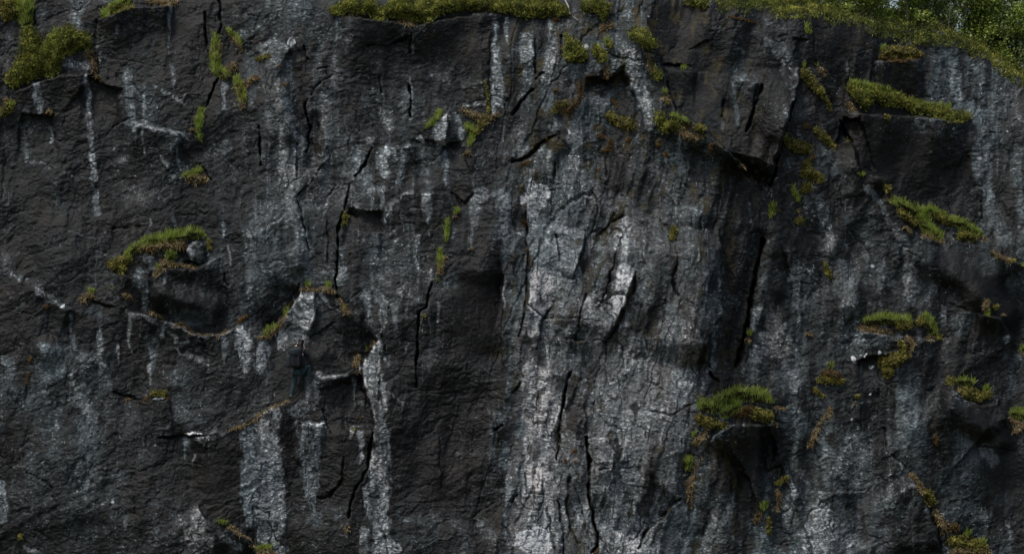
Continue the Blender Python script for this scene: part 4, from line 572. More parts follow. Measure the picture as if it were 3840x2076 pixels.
# ------------------------------------------------------------------ materials
class N:
    def __init__(s_, name):
        s_.m = bpy.data.materials.new(name); s_.m.use_nodes = True; s_.t = s_.m.node_tree; s_.t.nodes.clear()
        s_.out = s_.n('ShaderNodeOutputMaterial'); s_.b = s_.n('ShaderNodeBsdfPrincipled'); s_.l(s_.b, 0, s_.out, 0)
    def n(s_, ty, **kw):
        x = s_.t.nodes.new(ty)
        for k, v in kw.items(): setattr(x, k, v)
        return x
    def l(s_, a_, i, b_, j): s_.t.links.new(a_.outputs[i], b_.inputs[j])
    def math(s_, op, a_, b_=None, clamp=False):
        x = s_.n('ShaderNodeMath', operation=op, use_clamp=clamp)
        for k, q in enumerate((a_, b_)):
            if q is None: continue
            if isinstance(q, (int, float)): x.inputs[k].default_value = q
            else: s_.t.links.new(q, x.inputs[k])
        return x.outputs[0]
    def noise(s_, vec, scale, detail=3, rough=.55):
        x = s_.n('ShaderNodeTexNoise'); x.inputs['Scale'].default_value = scale; x.inputs['Detail'].default_value = detail; x.inputs['Roughness'].default_value = rough
        if vec is not None: s_.t.links.new(vec, x.inputs['Vector'])
        return x.outputs['Fac']
    def ramp(s_, fac, stops, interp='LINEAR'):
        x = s_.n('ShaderNodeValToRGB'); e = x.color_ramp.elements; x.color_ramp.interpolation = interp
        while len(e) < len(stops): e.new(0.5)
        for k, (p_, c_) in enumerate(stops): e[k].position = p_; e[k].color = (*c_, 1)
        s_.t.links.new(fac, x.inputs[0]); return x.outputs[0]
    def mix(s_, fac, a_, b_, bl='MIX'):
        x = s_.n('ShaderNodeMix', data_type='RGBA', blend_type=bl)
        for k, q in ((0, fac), (6, a_), (7, b_)):
            if isinstance(q, (int, float)): x.inputs[k].default_value = q
            elif isinstance(q, tuple): x.inputs[k].default_value = (*q, 1)
            else: s_.t.links.new(q, x.inputs[k])
        return x.outputs[2]
def rock_mat():
    k = N('schist_rock'); at_ = k.n('ShaderNodeAttribute', attribute_name='stain_shade'); sp = k.n('ShaderNodeSeparateColor'); k.l(at_, 0, sp, 0)
    tc = k.n('ShaderNodeTexCoord'); mp = k.n('ShaderNodeMapping'); k.l(tc, 3, mp, 0); mp.inputs['Scale'].default_value = (1, 1, 3.2)
    fine = k.noise(mp.outputs[0], 9.0, 4, .75); fine2 = k.noise(tc.outputs[3], 34.0, 2, .6)
    f = k.math('ADD', k.math('MULTIPLY', k.math('SUBTRACT', fine, .5), 1.9), k.math('MULTIPLY', k.math('SUBTRACT', fine2, .5), 1.0))
    v = k.math('ADD', sp.outputs[0], k.math('MULTIPLY', f, k.math('ADD', k.math('MULTIPLY', sp.outputs[0], .48), .11)), True)
    teal = k.ramp(v, [(0, (.0052, .0060, .0062)), (.1, (.0085, .0102, .0107)), (.22, (.021, .0262, .0280)), (.4, (.052, .067, .072)), (.65, (.150, .178, .187)), (1, (.62, .66, .68))])
    brown = k.ramp(v, [(0, (.0064, .0055, .0048)), (.1, (.0105, .0092, .0083)), (.22, (.024, .0222, .0212)), (.4, (.064, .063, .063)), (.65, (.178, .174, .174)), (1, (.68, .66, .64))])
    col = k.mix(sp.outputs[1], teal, brown)
    at2 = k.n('ShaderNodeAttribute', attribute_name='growth'); sp2 = k.n('ShaderNodeSeparateColor'); k.l(at2, 0, sp2, 0)
    soil = k.ramp(fine, [(.25, (.012, .010, .005)), (.5, (.035, .03, .012)), (.75, (.075, .062, .025))])
    lich = k.ramp(fine, [(.3, (.02, .017, .006)), (.6, (.05, .04, .016)), (.8, (.10, .075, .03))])
    col = k.mix(k.math('MULTIPLY', sp2.outputs[1], .75), col, lich)
    col = k.mix(sp2.outputs[0], col, soil)
    k.t.links.new(col, k.b.inputs['Base Color'])
    k.t.links.new(k.ramp(v, [(0, (.5,) * 3), (.35, (.72,) * 3), (1, (.85,) * 3)]), k.b.inputs['Roughness']); k.b.inputs['Specular IOR Level'].default_value = .22
    bp = k.n('ShaderNodeBump'); bp.inputs['Strength'].default_value = .6; bp.inputs['Distance'].default_value = .03
    k.t.links.new(k.math('ADD', fine, k.math('MULTIPLY', fine2, .4)), bp.inputs['Height']); k.l(bp, 0, k.b, 'Normal')
    return k.m
def leaf_mat(name, cols, rough=.6, trans=0.0, nscale=4.5):
    """blades and leaves: a tone per blade, drifting over the patch"""
    k = N(name); g_ = k.n('ShaderNodeNewGeometry'); tc = k.n('ShaderNodeTexCoord')
    pos = k.noise(g_.outputs['Position'], nscale, 3, .6)
    f = k.math('ADD', k.math('MULTIPLY', g_.outputs['Random Per Island'], .55), k.math('MULTIPLY', k.math('SUBTRACT', pos, .36), 1.9), True)
    c_ = k.ramp(f, cols); k.t.links.new(c_, k.b.inputs['Base Color'])
    k.b.inputs['Roughness'].default_value = rough; k.b.inputs['Specular IOR Level'].default_value = .25
    if trans:
        tr = k.n('ShaderNodeBsdfTranslucent'); k.t.links.new(c_, tr.inputs[0]); ms = k.n('ShaderNodeMixShader'); ms.inputs[0].default_value = trans
        k.l(k.b, 0, ms, 1); k.l(tr, 0, ms, 2); k.l(ms, 0, k.out, 0)
    return k.m
def plain(name, col, rough=.7, spec=.3, var=.25, scale=30):
    k = N(name); tc = k.n('ShaderNodeTexCoord'); n_ = k.noise(tc.outputs[3], scale, 4, .6)
    k.t.links.new(k.ramp(n_, [(.25, tuple(c_ * (1 - var) for c_ in col)), (.75, tuple(c_ * (1 + var) for c_ in col))]), k.b.inputs['Base Color'])
    k.b.inputs['Roughness'].default_value = rough; k.b.inputs['Specular IOR Level'].default_value = spec
    bp = k.n('ShaderNodeBump'); bp.inputs['Distance'].default_value = .004; bp.inputs['Strength'].default_value = .5
    k.t.links.new(n_, bp.inputs['Height']); k.l(bp, 0, k.b, 'Normal'); return k.m
ROCK = rock_mat()
MAT = dict(
    g=leaf_mat('green_grass', [(0, (.10, .13, .025)), (.35, (.28, .37, .06)), (.75, (.44, .54, .12)), (1, (.62, .64, .26))], .6, .3),
    d=leaf_mat('dry_grass', [(0, (.10, .07, .03)), (.45, (.25, .18, .085)), (.8, (.40, .31, .16)), (1, (.54, .45, .26))], .7, .2),
    m=leaf_mat('moss', [(0, (.045, .04, .011)), (.4, (.17, .155, .035)), (.75, (.35, .32, .07)), (1, (.54, .48, .15))], .8, 0),
    o=leaf_mat('brown_moss', [(0, (.06, .034, .012)), (.45, (.15, .09, .03)), (.8, (.26, .15, .045)), (1, (.36, .23, .08))], .8, 0),
    j2=leaf_mat('dark_juniper_foliage', [(0, (.015, .02, .007)), (.4, (.075, .095, .02)), (.75, (.21, .235, .045)), (1, (.40, .38, .10))], .65, .1, 2.0),
    j=leaf_mat('juniper_foliage', [(0, (.024, .03, .009)), (.4, (.125, .14, .028)), (.75, (.32, .33, .06)), (1, (.55, .52, .13))], .65, .1, 3.0))
cliff = np_mesh('cliff', cliff_co, None, ROCK, smooth=True, quads=cliff_q); cliff['kind'] = 'structure'
def attr(o, name, R_, G_, B_):
    a_ = o.data.color_attributes.new(name, 'FLOAT_COLOR', 'POINT')
    a_.data.foreach_set('color', np.stack([R_.ravel(), G_.ravel(), B_.ravel(), np.ones(R_.size)], -1).astype(np.float32).ravel())
top = np.clip((rimv[None, :] + 6 - V_) / 12, 0, 1)
SOIL = np.maximum(SOIL, top)
attr(cliff, 'stain_shade', VAL, HUE, VAL); attr(cliff, 'growth', SOIL, OCH, SOIL)
# ground far below the frame, and the fell behind the brow
gm = plain('meadow_ground', (.06, .06, .03), .9, .2, .4, 3)
gv = []; gq = []; n_ = 60
for j in range(n_):
    for i in range(n_):
        x_ = -400 + 800 * i / (n_ - 1); y_ = -500 + 510 * j / (n_ - 1); gv.append((x_, y_, -17 + 1.2 * math.sin(x_ * .05) * math.cos(y_ * .04) - 3 * (y_ < -20)))
for j in range(n_ - 1):
    for i in range(n_ - 1): k_ = j * n_ + i; gq.append((k_, k_ + 1, k_ + n_ + 1, k_ + n_))
gr = np_mesh('ground', gv, None, gm, smooth=True, quads=gq); gr['kind'] = 'structure'

# ------------------------------------------------------------------ plants on the rock
def unit(a_): return a_ / (np.linalg.norm(a_, axis=1, keepdims=True) + 1e-9)
def sample(P2, dens):
    """random photo positions inside a chain of discs"""
    u0 = min(q[0] - q[2] for q in P2); u1 = max(q[0] + q[2] for q in P2); v0 = min(q[1] - q[2] for q in P2); v1 = max(q[1] + q[2] for q in P2)
    n = max(int((u1 - u0) * (v1 - v0) * dens), 12)
    u = RNG.uniform(u0, u1, n); v = RNG.uniform(v0, v1, n)
    d = chain_dist(u + 6 * vnoise(u / 11, v / 11, 71), v + 6 * vnoise(u / 11, v / 11, 72), P2)
    k = d < RNG.uniform(-5, .5, n); return u[k], v[k], d[k]
def blades(u, v, L0, L1, w, up, outw, droop, spread):
    n = len(u); P = surf(u, v); P[:, 1] += .01
    L = RNG.uniform(L0, L1, n)[:, None] * (0.75 + 0.6 * (vnoise(u / 16, v / 16, 33)[:, None] + .5))
    dr = unit(np.stack([RNG.normal(0, spread, n), -outw + RNG.normal(0, spread * .6, n), up + RNG.normal(0, spread * .5, n)], 1))
    tip = P + dr * L; mid = P + dr * L * .5; tip[:, 2] -= droop * L[:, 0]; mid[:, 2] -= droop * .15 * L[:, 0]
    wd = unit(np.stack([RNG.normal(0, 1, n), RNG.normal(0, .5, n), RNG.normal(0, .25, n)], 1)) * w * RNG.uniform(.6, 1.4, n)[:, None]
    vs = np.stack([P - wd, P + wd, mid + wd * .8, mid - wd * .8, tip], 1).reshape(-1, 3)
    k = np.arange(n)[:, None] * 5
    return vs, np.concatenate([k + [3, 2, 4]]), np.concatenate([k + [0, 1, 2, 3]])
def sprays(u, v, hmax, size, rise, nleaf, lens):
    """tufts of small leaves on short twigs: cushion moss (short) or juniper (long)"""
    n = len(u); P = surf(u, v)
    lump = np.clip(vnoise(u / 15, v / 12, 91) + vnoise(u / 6, v / 6, 92) * .6 + .45, 0, 1.2)[:, None]
    outn = unit(np.stack([RNG.normal(0, .35, n), -np.ones(n), np.full(n, rise) + RNG.normal(0, .3, n)], 1))
    C_ = P + outn * (hmax * lump * RNG.uniform(.15, 1, n)[:, None] ** .6)
    dirn = unit(outn + RNG.normal(0, .45, (n, 3)) + np.array([0, 0, rise * .6])); V2 = []; Tt = []
    for k in range(nleaf):
        f = k / nleaf
        b_ = C_ + dirn * lens * f
        ld = unit(dirn + RNG.normal(0, .8, (n, 3))); sd = unit(np.cross(ld, RNG.normal(0, 1, (n, 3))))
        s_ = size * RNG.uniform(.6, 1.3, n)[:, None]
        V2.append(np.stack([b_ - sd * s_ * .38, b_ + sd * s_ * .38, b_ + ld * s_ * 1.5], 1))
    V2 = np.stack(V2, 1).reshape(-1, 3); m = n * nleaf; return V2, (np.arange(m * 3).reshape(-1, 3)), None
def merge(chunks):
    vs, ts, qs = [], [], []; o_ = 0
    for (a_, t_, q_) in chunks:
        vs.append(a_); 
        if t_ is not None: ts.append(t_ + o_)
        if q_ is not None: qs.append(q_ + o_)
        o_ += len(a_)
    return np.concatenate(vs), (np.concatenate(ts) if ts else None), (np.concatenate(qs) if qs else None)
PN = dict(g='green_grass', d='dry_grass', m='moss', o='brown_moss', j='foliage')
GRP = {'grass': 'grass tufts and grass patches on the ledges', 'moss': 'moss cushions growing on the cliff', 'shrub': 'juniper shrubs clinging to the cliff'}
for (nm, lb, ct, parts) in PL:
    P0 = parts[0]; c0 = T(P0[1], P0[2], P0[3][0][0], P0[3][0][1]); cc = surf(*c0)
    root = tag(empty(nm, tuple(float(q) for q in cc)), lb, ct, GRP[ct])
    by = []
    for (k, c, r, pts) in parts:
        P2 = [(*T(c, r, q[0], q[1]), q[2] * s * 1.06 + 2.5) for q in pts]
        sc = float(np.clip(22 / max(q[2] for q in P2), 1, 1.9))
        if k == 'g':
            P2 = [(a_, b_ + 4, r_ * .93) for a_, b_, r_ in P2]
            u, v, d = sample(P2, .10 * sc); by.append(('g', blades(u, v, .10, .29, .010, .95, .45, .22, .36)))
        elif k == 'd':
            u, v, d = sample(P2, .11 * sc); by.append(('d', blades(u, v, .07, .20, .009, .35, .75, .5, .55)))
        elif k == 'm':
            u, v, d = sample(P2, .085 * sc); by.append(('m', sprays(u, v, .12, .030, .5, 5, .05)))
        elif k == 'o':
            u, v, d = sample(P2, .09 * sc); by.append(('o', sprays(u, v, .06, .024, .3, 4, .03)))
        else:
            u, v, d = sample(P2, .075 * sc); by.append(('j', sprays(u, v, .19, .034, .55, 9, .15)))
    for k, ch in by:
        vs, ts, qs = merge([ch]); np_mesh(PN[k], vs, ts, MAT[k], root, False, qs)
# ------------------------------------------------------------------ juniper hedge and trees on the brow at the top right
BARK = plain('grey_bark', (.16, .15, .13), .8, .2, .4, 20)
LEAF = [leaf_mat('birch_leaves', [(0, (.05, .07, .012)), (.4, (.15, .21, .03)), (.75, (.29, .36, .07)), (1, (.46, .5, .16))], .45, .3, 1.2),
        leaf_mat('willow_leaves', [(0, (.035, .05, .016)), (.4, (.12, .165, .05)), (.75, (.25, .31, .11)), (1, (.5, .55, .3))], .4, .3, 1.4)]
def tube(pts, rad, n=7):
    """tapered limb through pts"""
    V2 = []; Q = []
    pts = [Vector(p_) for p_ in pts]
    for k, p_ in enumerate(pts):
        t_ = (pts[min(k + 1, len(pts) - 1)] - pts[max(k - 1, 0)]).normalized(); a_ = t_.orthogonal().normalized(); b_ = t_.cross(a_)
        for i in range(n):
            th = 2 * math.pi * i / n; V2.append(p_ + (a_ * math.cos(th) + b_ * math.sin(th)) * rad[k])
        if k:
            for i in range(n):
                Q.append(((k - 1) * n + i, (k - 1) * n + (i + 1) % n, k * n + (i + 1) % n, k * n + i))
    return np.array([tuple(q) for q in V2]), None, np.array(Q)
def rim_point(u, back):
    i = int(np.clip(np.searchsorted(AU, u), 1, NU - 2)); col = np.where(V_[:, i] >= rimv[i])[0][0]
    P = np.array([X[:, i], Y[:, i], Z[:, i]]).T
    y0 = P[col, 1]; up = P[:col][::-1]                 # rows running back from the brow
    if back <= 0 or len(up) == 0: return P[col]
    j = int(np.argmin(np.abs(up[:, 1] - (y0 + back)))); return up[j]
def tree(u, back, height, spread, leaf, label, seed, name='birch_tree', dens=1.0):
    rd = random.Random(seed); rg = np.random.default_rng(seed)
    b = Vector(rim_point(u, back)) - Vector((0, 0, .25)); root = tag(empty(name, b), label, 'tree', 'trees on the brow at the top right')
    top_ = b + Vector((rd.uniform(-.3, .3), rd.uniform(-.1, .2), height))
    tr = [b + (top_ - b) * f + Vector((math.sin(f * 5 + seed) * .10, math.cos(f * 4 + seed) * .08, 0)) * f for f in (0, .15, .3, .45, .6, .75, .9, 1)]
    chunks = [tube(tr, [.075 * (1 - .85 * f) * height / 3 for f in (0, .15, .3, .45, .6, .75, .9, 1)])]
    tips = []
    nl = int(16 * dens)
    for k in range(nl):
        f = .02 + .93 * k / nl; st = b + (top_ - b) * f; az = rd.uniform(0, 6.28)
        ln = spread * (1.05 - .7 * abs(f - .4)) * rd.uniform(.55, 1.1); el = rd.uniform(.05, .8)
        dv = Vector((math.cos(az) * math.cos(el), math.sin(az) * math.cos(el), math.sin(el)))
        pts = [st, st + dv * ln * .5 + Vector((0, 0, .05)), st + dv * ln + Vector((0, 0, -.04))]
        chunks.append(tube(pts, [.022, .014, .004], 5))
        for m in (.35, .55, .75, .92, 1.0, 1.08):
            tips.append(st + dv * ln * m + Vector((rd.gauss(0, .08), rd.gauss(0, .08), rd.gauss(0, .07))))
    tips.append(top_)
    vs, ts, qs = merge(chunks); np_mesh('trunk', vs, ts, BARK, root, True, qs)
    V2 = []
    for tp in tips:
        n = int(rd.uniform(45, 95)); R_ = rd.uniform(.08, .21)
        c_ = np.array(tp) + rg.normal(0, 1, (n, 3)) * R_ * np.array([1, 1, .8])
        ax = unit(rg.normal(0, 1, (n, 3)) + np.array([0, -.3, -.2])); sd = unit(np.cross(ax, rg.normal(0, 1, (n, 3)))); s_ = rg.uniform(.034, .068, n)[:, None]
        V2.append(np.stack([c_ - ax * s_, c_ + sd * s_ * .55, c_ + ax * s_ * 1.1, c_ - sd * s_ * .55], 1))
    V2 = np.concatenate(V2); n = len(V2); np_mesh('crown', V2.reshape(-1, 3), None, leaf, root, False, np.arange(n * 4).reshape(-1, 4))
def hedge(u0, u1, hgt, depth, label, seed, mat='j2', leaf=.036, back0=-.15):
    """low spreading shrub along the brow between photo columns u0 and u1"""
    rg = np.random.default_rng(seed); base = Vector(rim_point((u0 + u1) / 2, 0)); root = tag(empty('brow_shrub', base), label, 'shrub', 'low shrubs along the brow at the top right')
    L_ = (u1 - u0) / 118; n = int(L_ * depth * 1000)
    uu = rg.uniform(u0, u1, n); bk = rg.uniform(back0, depth, n)
    P = np.array([rim_point(a_, b_) for a_, b_ in zip(uu, np.maximum(bk, 0))]); P[:, 1] += np.minimum(bk, 0)
    hang = rg.random(n) < .42; vv_ = np.interp(uu, AU, rimv) + rg.uniform(-1.6, 1, n) ** 2 * 15 + 22 * (vnoise(uu / 45, uu * 0, seed + 7) + .3); P[hang] = surf(uu[hang], vv_[hang]) - np.array([0, .05, 0]); bk = np.where(hang, -.1, bk)
    f = 1 - np.abs((uu - (u0 + u1) / 2) / ((u1 - u0) / 2)) ** 3
    lump = np.clip(.55 + vnoise(uu / 30, bk * 2.0, seed) + .6 * vnoise(uu / 11, bk * 5, seed + 1), .1, 1.3)
    hh = hgt * f * lump * np.clip((bk - back0) * 2.2 + .25, .15, 1)
    P[:, 2] += hh * rg.uniform(.05, 1, n) ** .5 - .12 * (bk < .1); V2 = []
    dirn = unit(rg.normal(0, .5, (n, 3)) + np.array([0, -.45, .8]))
    for k in range(8):
        b_ = P + dirn * .16 * k / 8 + rg.normal(0, .015, (n, 3)); ld = unit(dirn + rg.normal(0, .8, (n, 3))); sd = unit(np.cross(ld, rg.normal(0, 1, (n, 3)))); s_ = leaf * rg.uniform(.6, 1.3, n)[:, None]
        V2.append(np.stack([b_ - sd * s_ * .38, b_ + sd * s_ * .38, b_ + ld * s_ * 1.5], 1))
    V2 = np.stack(V2, 1).reshape(-1, 3); np_mesh('foliage', V2, np.arange(len(V2)).reshape(-1, 3), MAT[mat], root)
    ch = []
    for k in range(8):
        a_ = rg.uniform(u0 + .15 * (u1 - u0), u1 - .15 * (u1 - u0)); p0 = Vector(rim_point(a_, .3)); dx = rg.uniform(-.4, .4)
        ch.append(tube([p0 - Vector((0, 0, .1)), p0 + Vector((dx * .5, -.1, hgt * .4)), p0 + Vector((dx, -.2, hgt * .65))], [.02, .014, .005], 5))
    vs, ts, qs = merge(ch); np_mesh('stem', vs, ts, BARK, root, True, qs)
hedge(2690, 2960, .4, .9, 'grey green bush at the left end of the hedge above the dark dome', 5)
hedge(2890, 3130, .38, .9, 'olive juniper hedge piece above the brown wall, second from the left', 6, 'j')
hedge(3090, 3330, .36, .9, 'olive juniper hedge piece over the middle of the right wall', 7)
hedge(3280, 3500, .34, .9, 'darker juniper hedge piece left of the thin upright stem', 8)
hedge(3440, 3680, .34, .9, 'smooth dark green shrub above the blue grey streaked slab', 9, 'j2')
hedge(3630, 3800, .4, .9, 'yellowish green shrub on the falling brow above the white rock spot', 10, 'j')
hedge(3760, 3990, .6, .9, 'lowest juniper shrub at the right edge of the photo', 12)
TR = [(2820, 1.1, 1.1, .6, 1, 'low grey leaved willow above the dark dome'), (3010, 1.2, 1.3, .8, 0, 'small green birch left of the tree group'),
      (3170, .8, 2.0, .9, 0, 'mid green birch behind the second hedge piece'), (3300, .8, 2.6, .9, 0, 'yellow green birch, third of the row from the left'),
      (3420, .9, 3.2, 1.0, 0, 'dense birch behind the thin upright stem'), (3540, .8, 2.7, .9, 1, 'pale leaved willow right of the thin upright stem'),
      (3640, 1.0, 3.4, 1.0, 0, 'tall birch left of the blue sky gap'), (3800, 1.0, 3.6, 1.1, 0, 'tall bright birch at the top right corner'),
      (3765, 1.2, 2.0, .8, 1, 'silvery willow bush below the sky gap'), (3880, 1.0, 2.4, .8, 1, 'silvery willow bush at the right edge'),
      (3350, 3.5, 4.2, 1.3, 0, 'shaded birch farthest back behind the middle of the hedge'), (3560, 3.5, 4.4, 1.3, 0, 'shaded birch farthest back left of the tall birch'),
      (3700, 1.3, 1.7, .7, 0, 'short green birch standing just behind the yellowish shrub'), (3130, 3.5, 3.2, 1.2, 0, 'shaded birch farthest back at the left of the row'),
      (3470, 2.4, 3.4, 1.1, 0, 'shaded birch in the second row behind the pale leaved willow'), (3250, 2.4, 2.8, 1.0, 0, 'shaded birch in the second row near the left end of the group'),
      (3640, 3.0, 4.0, 1.3, 0, 'tall shaded birch in the second row below the sky gap'), (3900, 2.6, 4.4, 1.2, 0, 'tall birch cut by the right edge of the photo')]
for k, (u, bk, h, sp_, lf, lb) in enumerate(TR): tree(u, bk, h, sp_, LEAF[lf], lb, 40 + k, 'birch_tree' if lf == 0 else 'willow_tree')
# thin bare stem standing out of the hedge, dead white branch on the centre brow
b = Vector(rim_point(3565, .2)); r_ = tag(empty('sapling', b), 'thin pale upright sapling stem standing out of the hedge', 'tree')
vs, ts, qs = merge([tube([b - Vector((0, 0, .2)), b + Vector((-.02, 0, .5)), b + Vector((.04, 0, 1.0)), b + Vector((.05, 0, 1.5))], [.018, .015, .011, .006], 6)]); np_mesh('trunk', vs, ts, BARK, r_, True, qs)
vs, ts, qs = merge([tube([b + Vector((.03, 0, .9)), b + Vector((.2, -.05, 1.2))], [.008, .004], 5), tube([b + Vector((0, 0, .7)), b + Vector((-.18, -.05, 1.0))], [.008, .004], 5)]); np_mesh('branch', vs, ts, BARK, r_, True, qs)
DEAD = plain('bleached_wood', (.42, .40, .37), .7, .3, .2, 25)
pts = [at(*T(2, 0, u, v), .12) for (u, v) in ((400, 0), (425, 50), (435, 100), (465, 130), (500, 155))]
vs, ts, qs = tube(pts, [.022, .022, .020, .018, .008]); o = np_mesh('dead_branch', vs, ts, DEAD, None, True, qs)
tag(o, 'bleached dead branch lying on the top edge right of the long low shrub', 'branch')

# ------------------------------------------------------------------ loose blocks
def boulder(u, v, wpx, hpx, label, seed, val=.45, off=.1, depth=None, rot=0.0, name='boulder', hue=.4):
    rg = np.random.default_rng(seed); import bmesh
    bm = bmesh.new(); bmesh.ops.create_icosphere(bm, subdivisions=5, radius=1.0)
    co = np.array([q.co[:] for q in bm.verts]); planes = unit(rg.normal(0, 1, (15, 3)) + np.array([0, -.4, 0])); dist = rg.uniform(.5, .8, 15)
    for p_, d_ in zip(planes, dist):
        h = co @ p_; ex = np.maximum(h - d_, 0)[:, None]; co = co - ex * p_ * .93
    co *= (1 + .05 * fbm(co[:, 0] * 4 + 9, co[:, 2] * 4 + co[:, 1] * 3, seed, 3))[:, None]
    co *= np.array([wpx / 118 / 2, (depth or wpx / 118 * .8) / 2, hpx / 118 / 2]) * 1.15
    c_, s_ = math.cos(rot), math.sin(rot); co = np.stack([co[:, 0] * c_ - co[:, 2] * s_, co[:, 1], co[:, 0] * s_ + co[:, 2] * c_], 1)
    cen = np.array(at(u, v, off)); tris = np.array([[q.index for q in f.verts] for f in bm.faces]); bm.free()
    o = np_mesh(name, co, tris, ROCK, smooth=True); o.location = cen
    vv = val * (1 + 1.6 * fbm(co[:, 0] * 9, co[:, 2] * 5 + co[:, 1] * 4, seed + 3, 4)) + .25 * sstep((fbm(co[:, 0] * 3 + co[:, 2] * 3, co[:, 2] * 6, seed + 5, 2) - .1) / .2)
    attr(o, 'stain_shade', vv, vv * 0 + hue, vv); attr(o, 'growth', vv * 0, vv * 0, vv * 0)
    return tag(o, label, 'boulder' if name == 'boulder' else 'stone')
u, v = T(0, 1, 1472, 508); boulder(u, v, 96, 84, 'grey angular boulder resting in the large arching grass patch', 3, .34, .16, rot=.45)
u, v = T(1, 0, 270, 325); boulder(u, v, 38, 48, 'pale rounded stone perched on the upper left block', 8, .58, .05, name='perched_stone')
u, v = T(0, 2, 1200, 228); boulder(u, v, 42, 26, 'small grey stone under the round moss cushion on the left face', 9, .4, .03, name='perched_stone')
u, v = T(3, 2, 78, 318); boulder(u, v, 18, 22, 'small white stone at the right end of the big grass cushion', 10, .95, .08, name='white_stone')
u, v = T(2, 0, 565, 360); boulder(u, v, 14, 22, 'small white stone between the two olive shrubs at the top', 11, 1.0, .06, name='white_stone')

# ------------------------------------------------------------------ the climber
def skin(name, verts, edges, rad, mat, parent, sub=2):
    me = bpy.data.meshes.new(name); org = parent.location
    me.from_pydata([tuple(Vector(q) - org) for q in verts], edges, []); me.materials.append(mat)
    o = bpy.data.objects.new(name, me); link(o); o.parent = parent
    sk = o.modifiers.new('skin', 'SKIN'); sk.use_smooth_shade = True; sk.branch_smoothing = .6
    for k, r__ in enumerate(rad):
        sv = me.skin_vertices[0].data[k]; sv.radius = r__ if isinstance(r__, tuple) else (r__, r__); sv.use_root = (k == 0)
    ss = o.modifiers.new('sub', 'SUBSURF'); ss.levels = sub; ss.render_levels = sub; return o
J = dict(pel=(1117, 1391, .36), spn=(1117, 1362, .40), chs=(1116, 1332, .40), nck=(1124, 1311, .36), jaw=(1128, 1299, .31), hed=(1130, 1290, .29), crn=(1130, 1283, .29),
         ls=(1096, 1322, .38), le=(1084, 1322, .20), lw=(1103, 1302, .16), ln=(1113, 1296, .12), rs=(1137, 1324, .38), re=(1149, 1333, .27), rw=(1144, 1311, .20), rn=(1140, 1303, .17),
         rh=(1129, 1394, .36), rk=(1160, 1370, .22), ra=(1157, 1408, .20), rf=(1168, 1416, .14), rb=(1150, 1418, .22),
         lh=(1108, 1396, .36), lk=(1104, 1434, .26), la=(1093, 1474, .20), lf=(1101, 1487, .14), lb=(1089, 1486, .21))
J = {k: at(*q) for k, q in J.items()}
ground_pt = at(1117, 1391, .36); person = tag(empty('person', at(1095, 1490, .1)), 'climber in black jacket and blue green trousers stepping up the rock, seen from behind', 'person')
SKINM = plain('skin', (.66, .40, .31), .55, .4, .08, 40); CLOTH = plain('black_jacket', (.012, .014, .017), .8, .2, .25, 60)
TROUS = plain('blue_green_trousers', (.03, .052, .058), .85, .2, .25, 60); HAIRM = plain('dark_hair', (.012, .009, .007), .6, .3, .3, 80); BOOTM = plain('grey_boot_leather', (.075, .085, .08), .8, .25, .3, 60)
vs = []; es = []; rd = []
def jn(p_, r__, par=None):
    vs.append(p_); rd.append(r__); k = len(vs) - 1
    if par is not None: es.append((par, k))
    return k
pel = jn(J['pel'], (.14, .10)); spn = jn(J['spn'], (.125, .09), pel); chs = jn(J['chs'], (.15, .10), spn); nck = jn(J['nck'], .055, chs); jaw = jn(J['jaw'], (.062, .075), nck); hed = jn(J['hed'], (.078, .095), jaw); crn = jn(J['crn'], (.055, .07), hed)
for s_ in 'lr':
    sh = jn(J[s_ + 's'], .06, chs); el = jn(J[s_ + 'e'], .042, sh); wr = jn(J[s_ + 'w'], .028, el)
    pal = jn(J[s_ + 'w'].lerp(J[s_ + 'n'], .75), (.046, .026), wr)
    hd = (J[s_ + 'n'] - J[s_ + 'w']).normalized(); sx = Vector((1, 0, 0)); sx = (sx - hd * sx.dot(hd)).normalized(); ins = Vector((0, 1, 0))
    for k, (dx, ln) in enumerate(((-.030, .055), (-.010, .068), (.011, .064), (.031, .050))):
        b0 = jn(J[s_ + 'n'] + sx * dx, .0105, pal); b1 = jn(vs[b0] + hd * ln * .55 + ins * .012, .0095, b0); jn(vs[b1] + hd * ln * .3 + ins * .045, .008, b1)
    sgn = 1 if s_ == 'l' else -1
    th = jn(vs[wr].lerp(vs[pal], .55) + sx * .04 * sgn, .012, wr); jn(vs[th] + hd * .035 + sx * .022 * sgn + ins * .02, .010, th)
for s_ in 'lr':
    h_ = jn(J[s_ + 'h'], .09, pel); kn = jn(J[s_ + 'k'], .058, h_); an = jn(J[s_ + 'a'], .022, kn); jn(J[s_ + 'a'].lerp(J[s_ + 'f'], .3), .018, an)
skin('body', vs, es, rd, SKINM, person, 2)
def simple(name, chain_, mat, sub=2):
    v_ = []; e_ = []; r2 = []; idx = {}
    for (key, pos, r__, par) in chain_:
        idx[key] = len(v_); v_.append(pos); r2.append(r__)
        if par is not None: e_.append((idx[par], idx[key]))
    return skin(name, v_, e_, r2, mat, person, sub)
simple('jacket', [('h', J['pel'] + Vector((0, 0, -.02)), (.185, .135), None), ('s', J['spn'], (.17, .13), 'h'), ('c', J['chs'], (.19, .13), 's'), ('n', J['nck'].lerp(J['chs'], .15), .085, 'c'),
    ('ls', J['ls'], .085, 'c'), ('lm', J['ls'].lerp(J['le'], .5), .072, 'ls'), ('le', J['le'], .062, 'lm'), ('lw', J['le'].lerp(J['lw'], 1.05), .042, 'le'),
    ('rs', J['rs'], .085, 'c'), ('rm', J['rs'].lerp(J['re'], .5), .074, 'rs'), ('re', J['re'], .064, 'rm'), ('rw', J['re'].lerp(J['rw'], 1.1), .042, 're')], CLOTH)
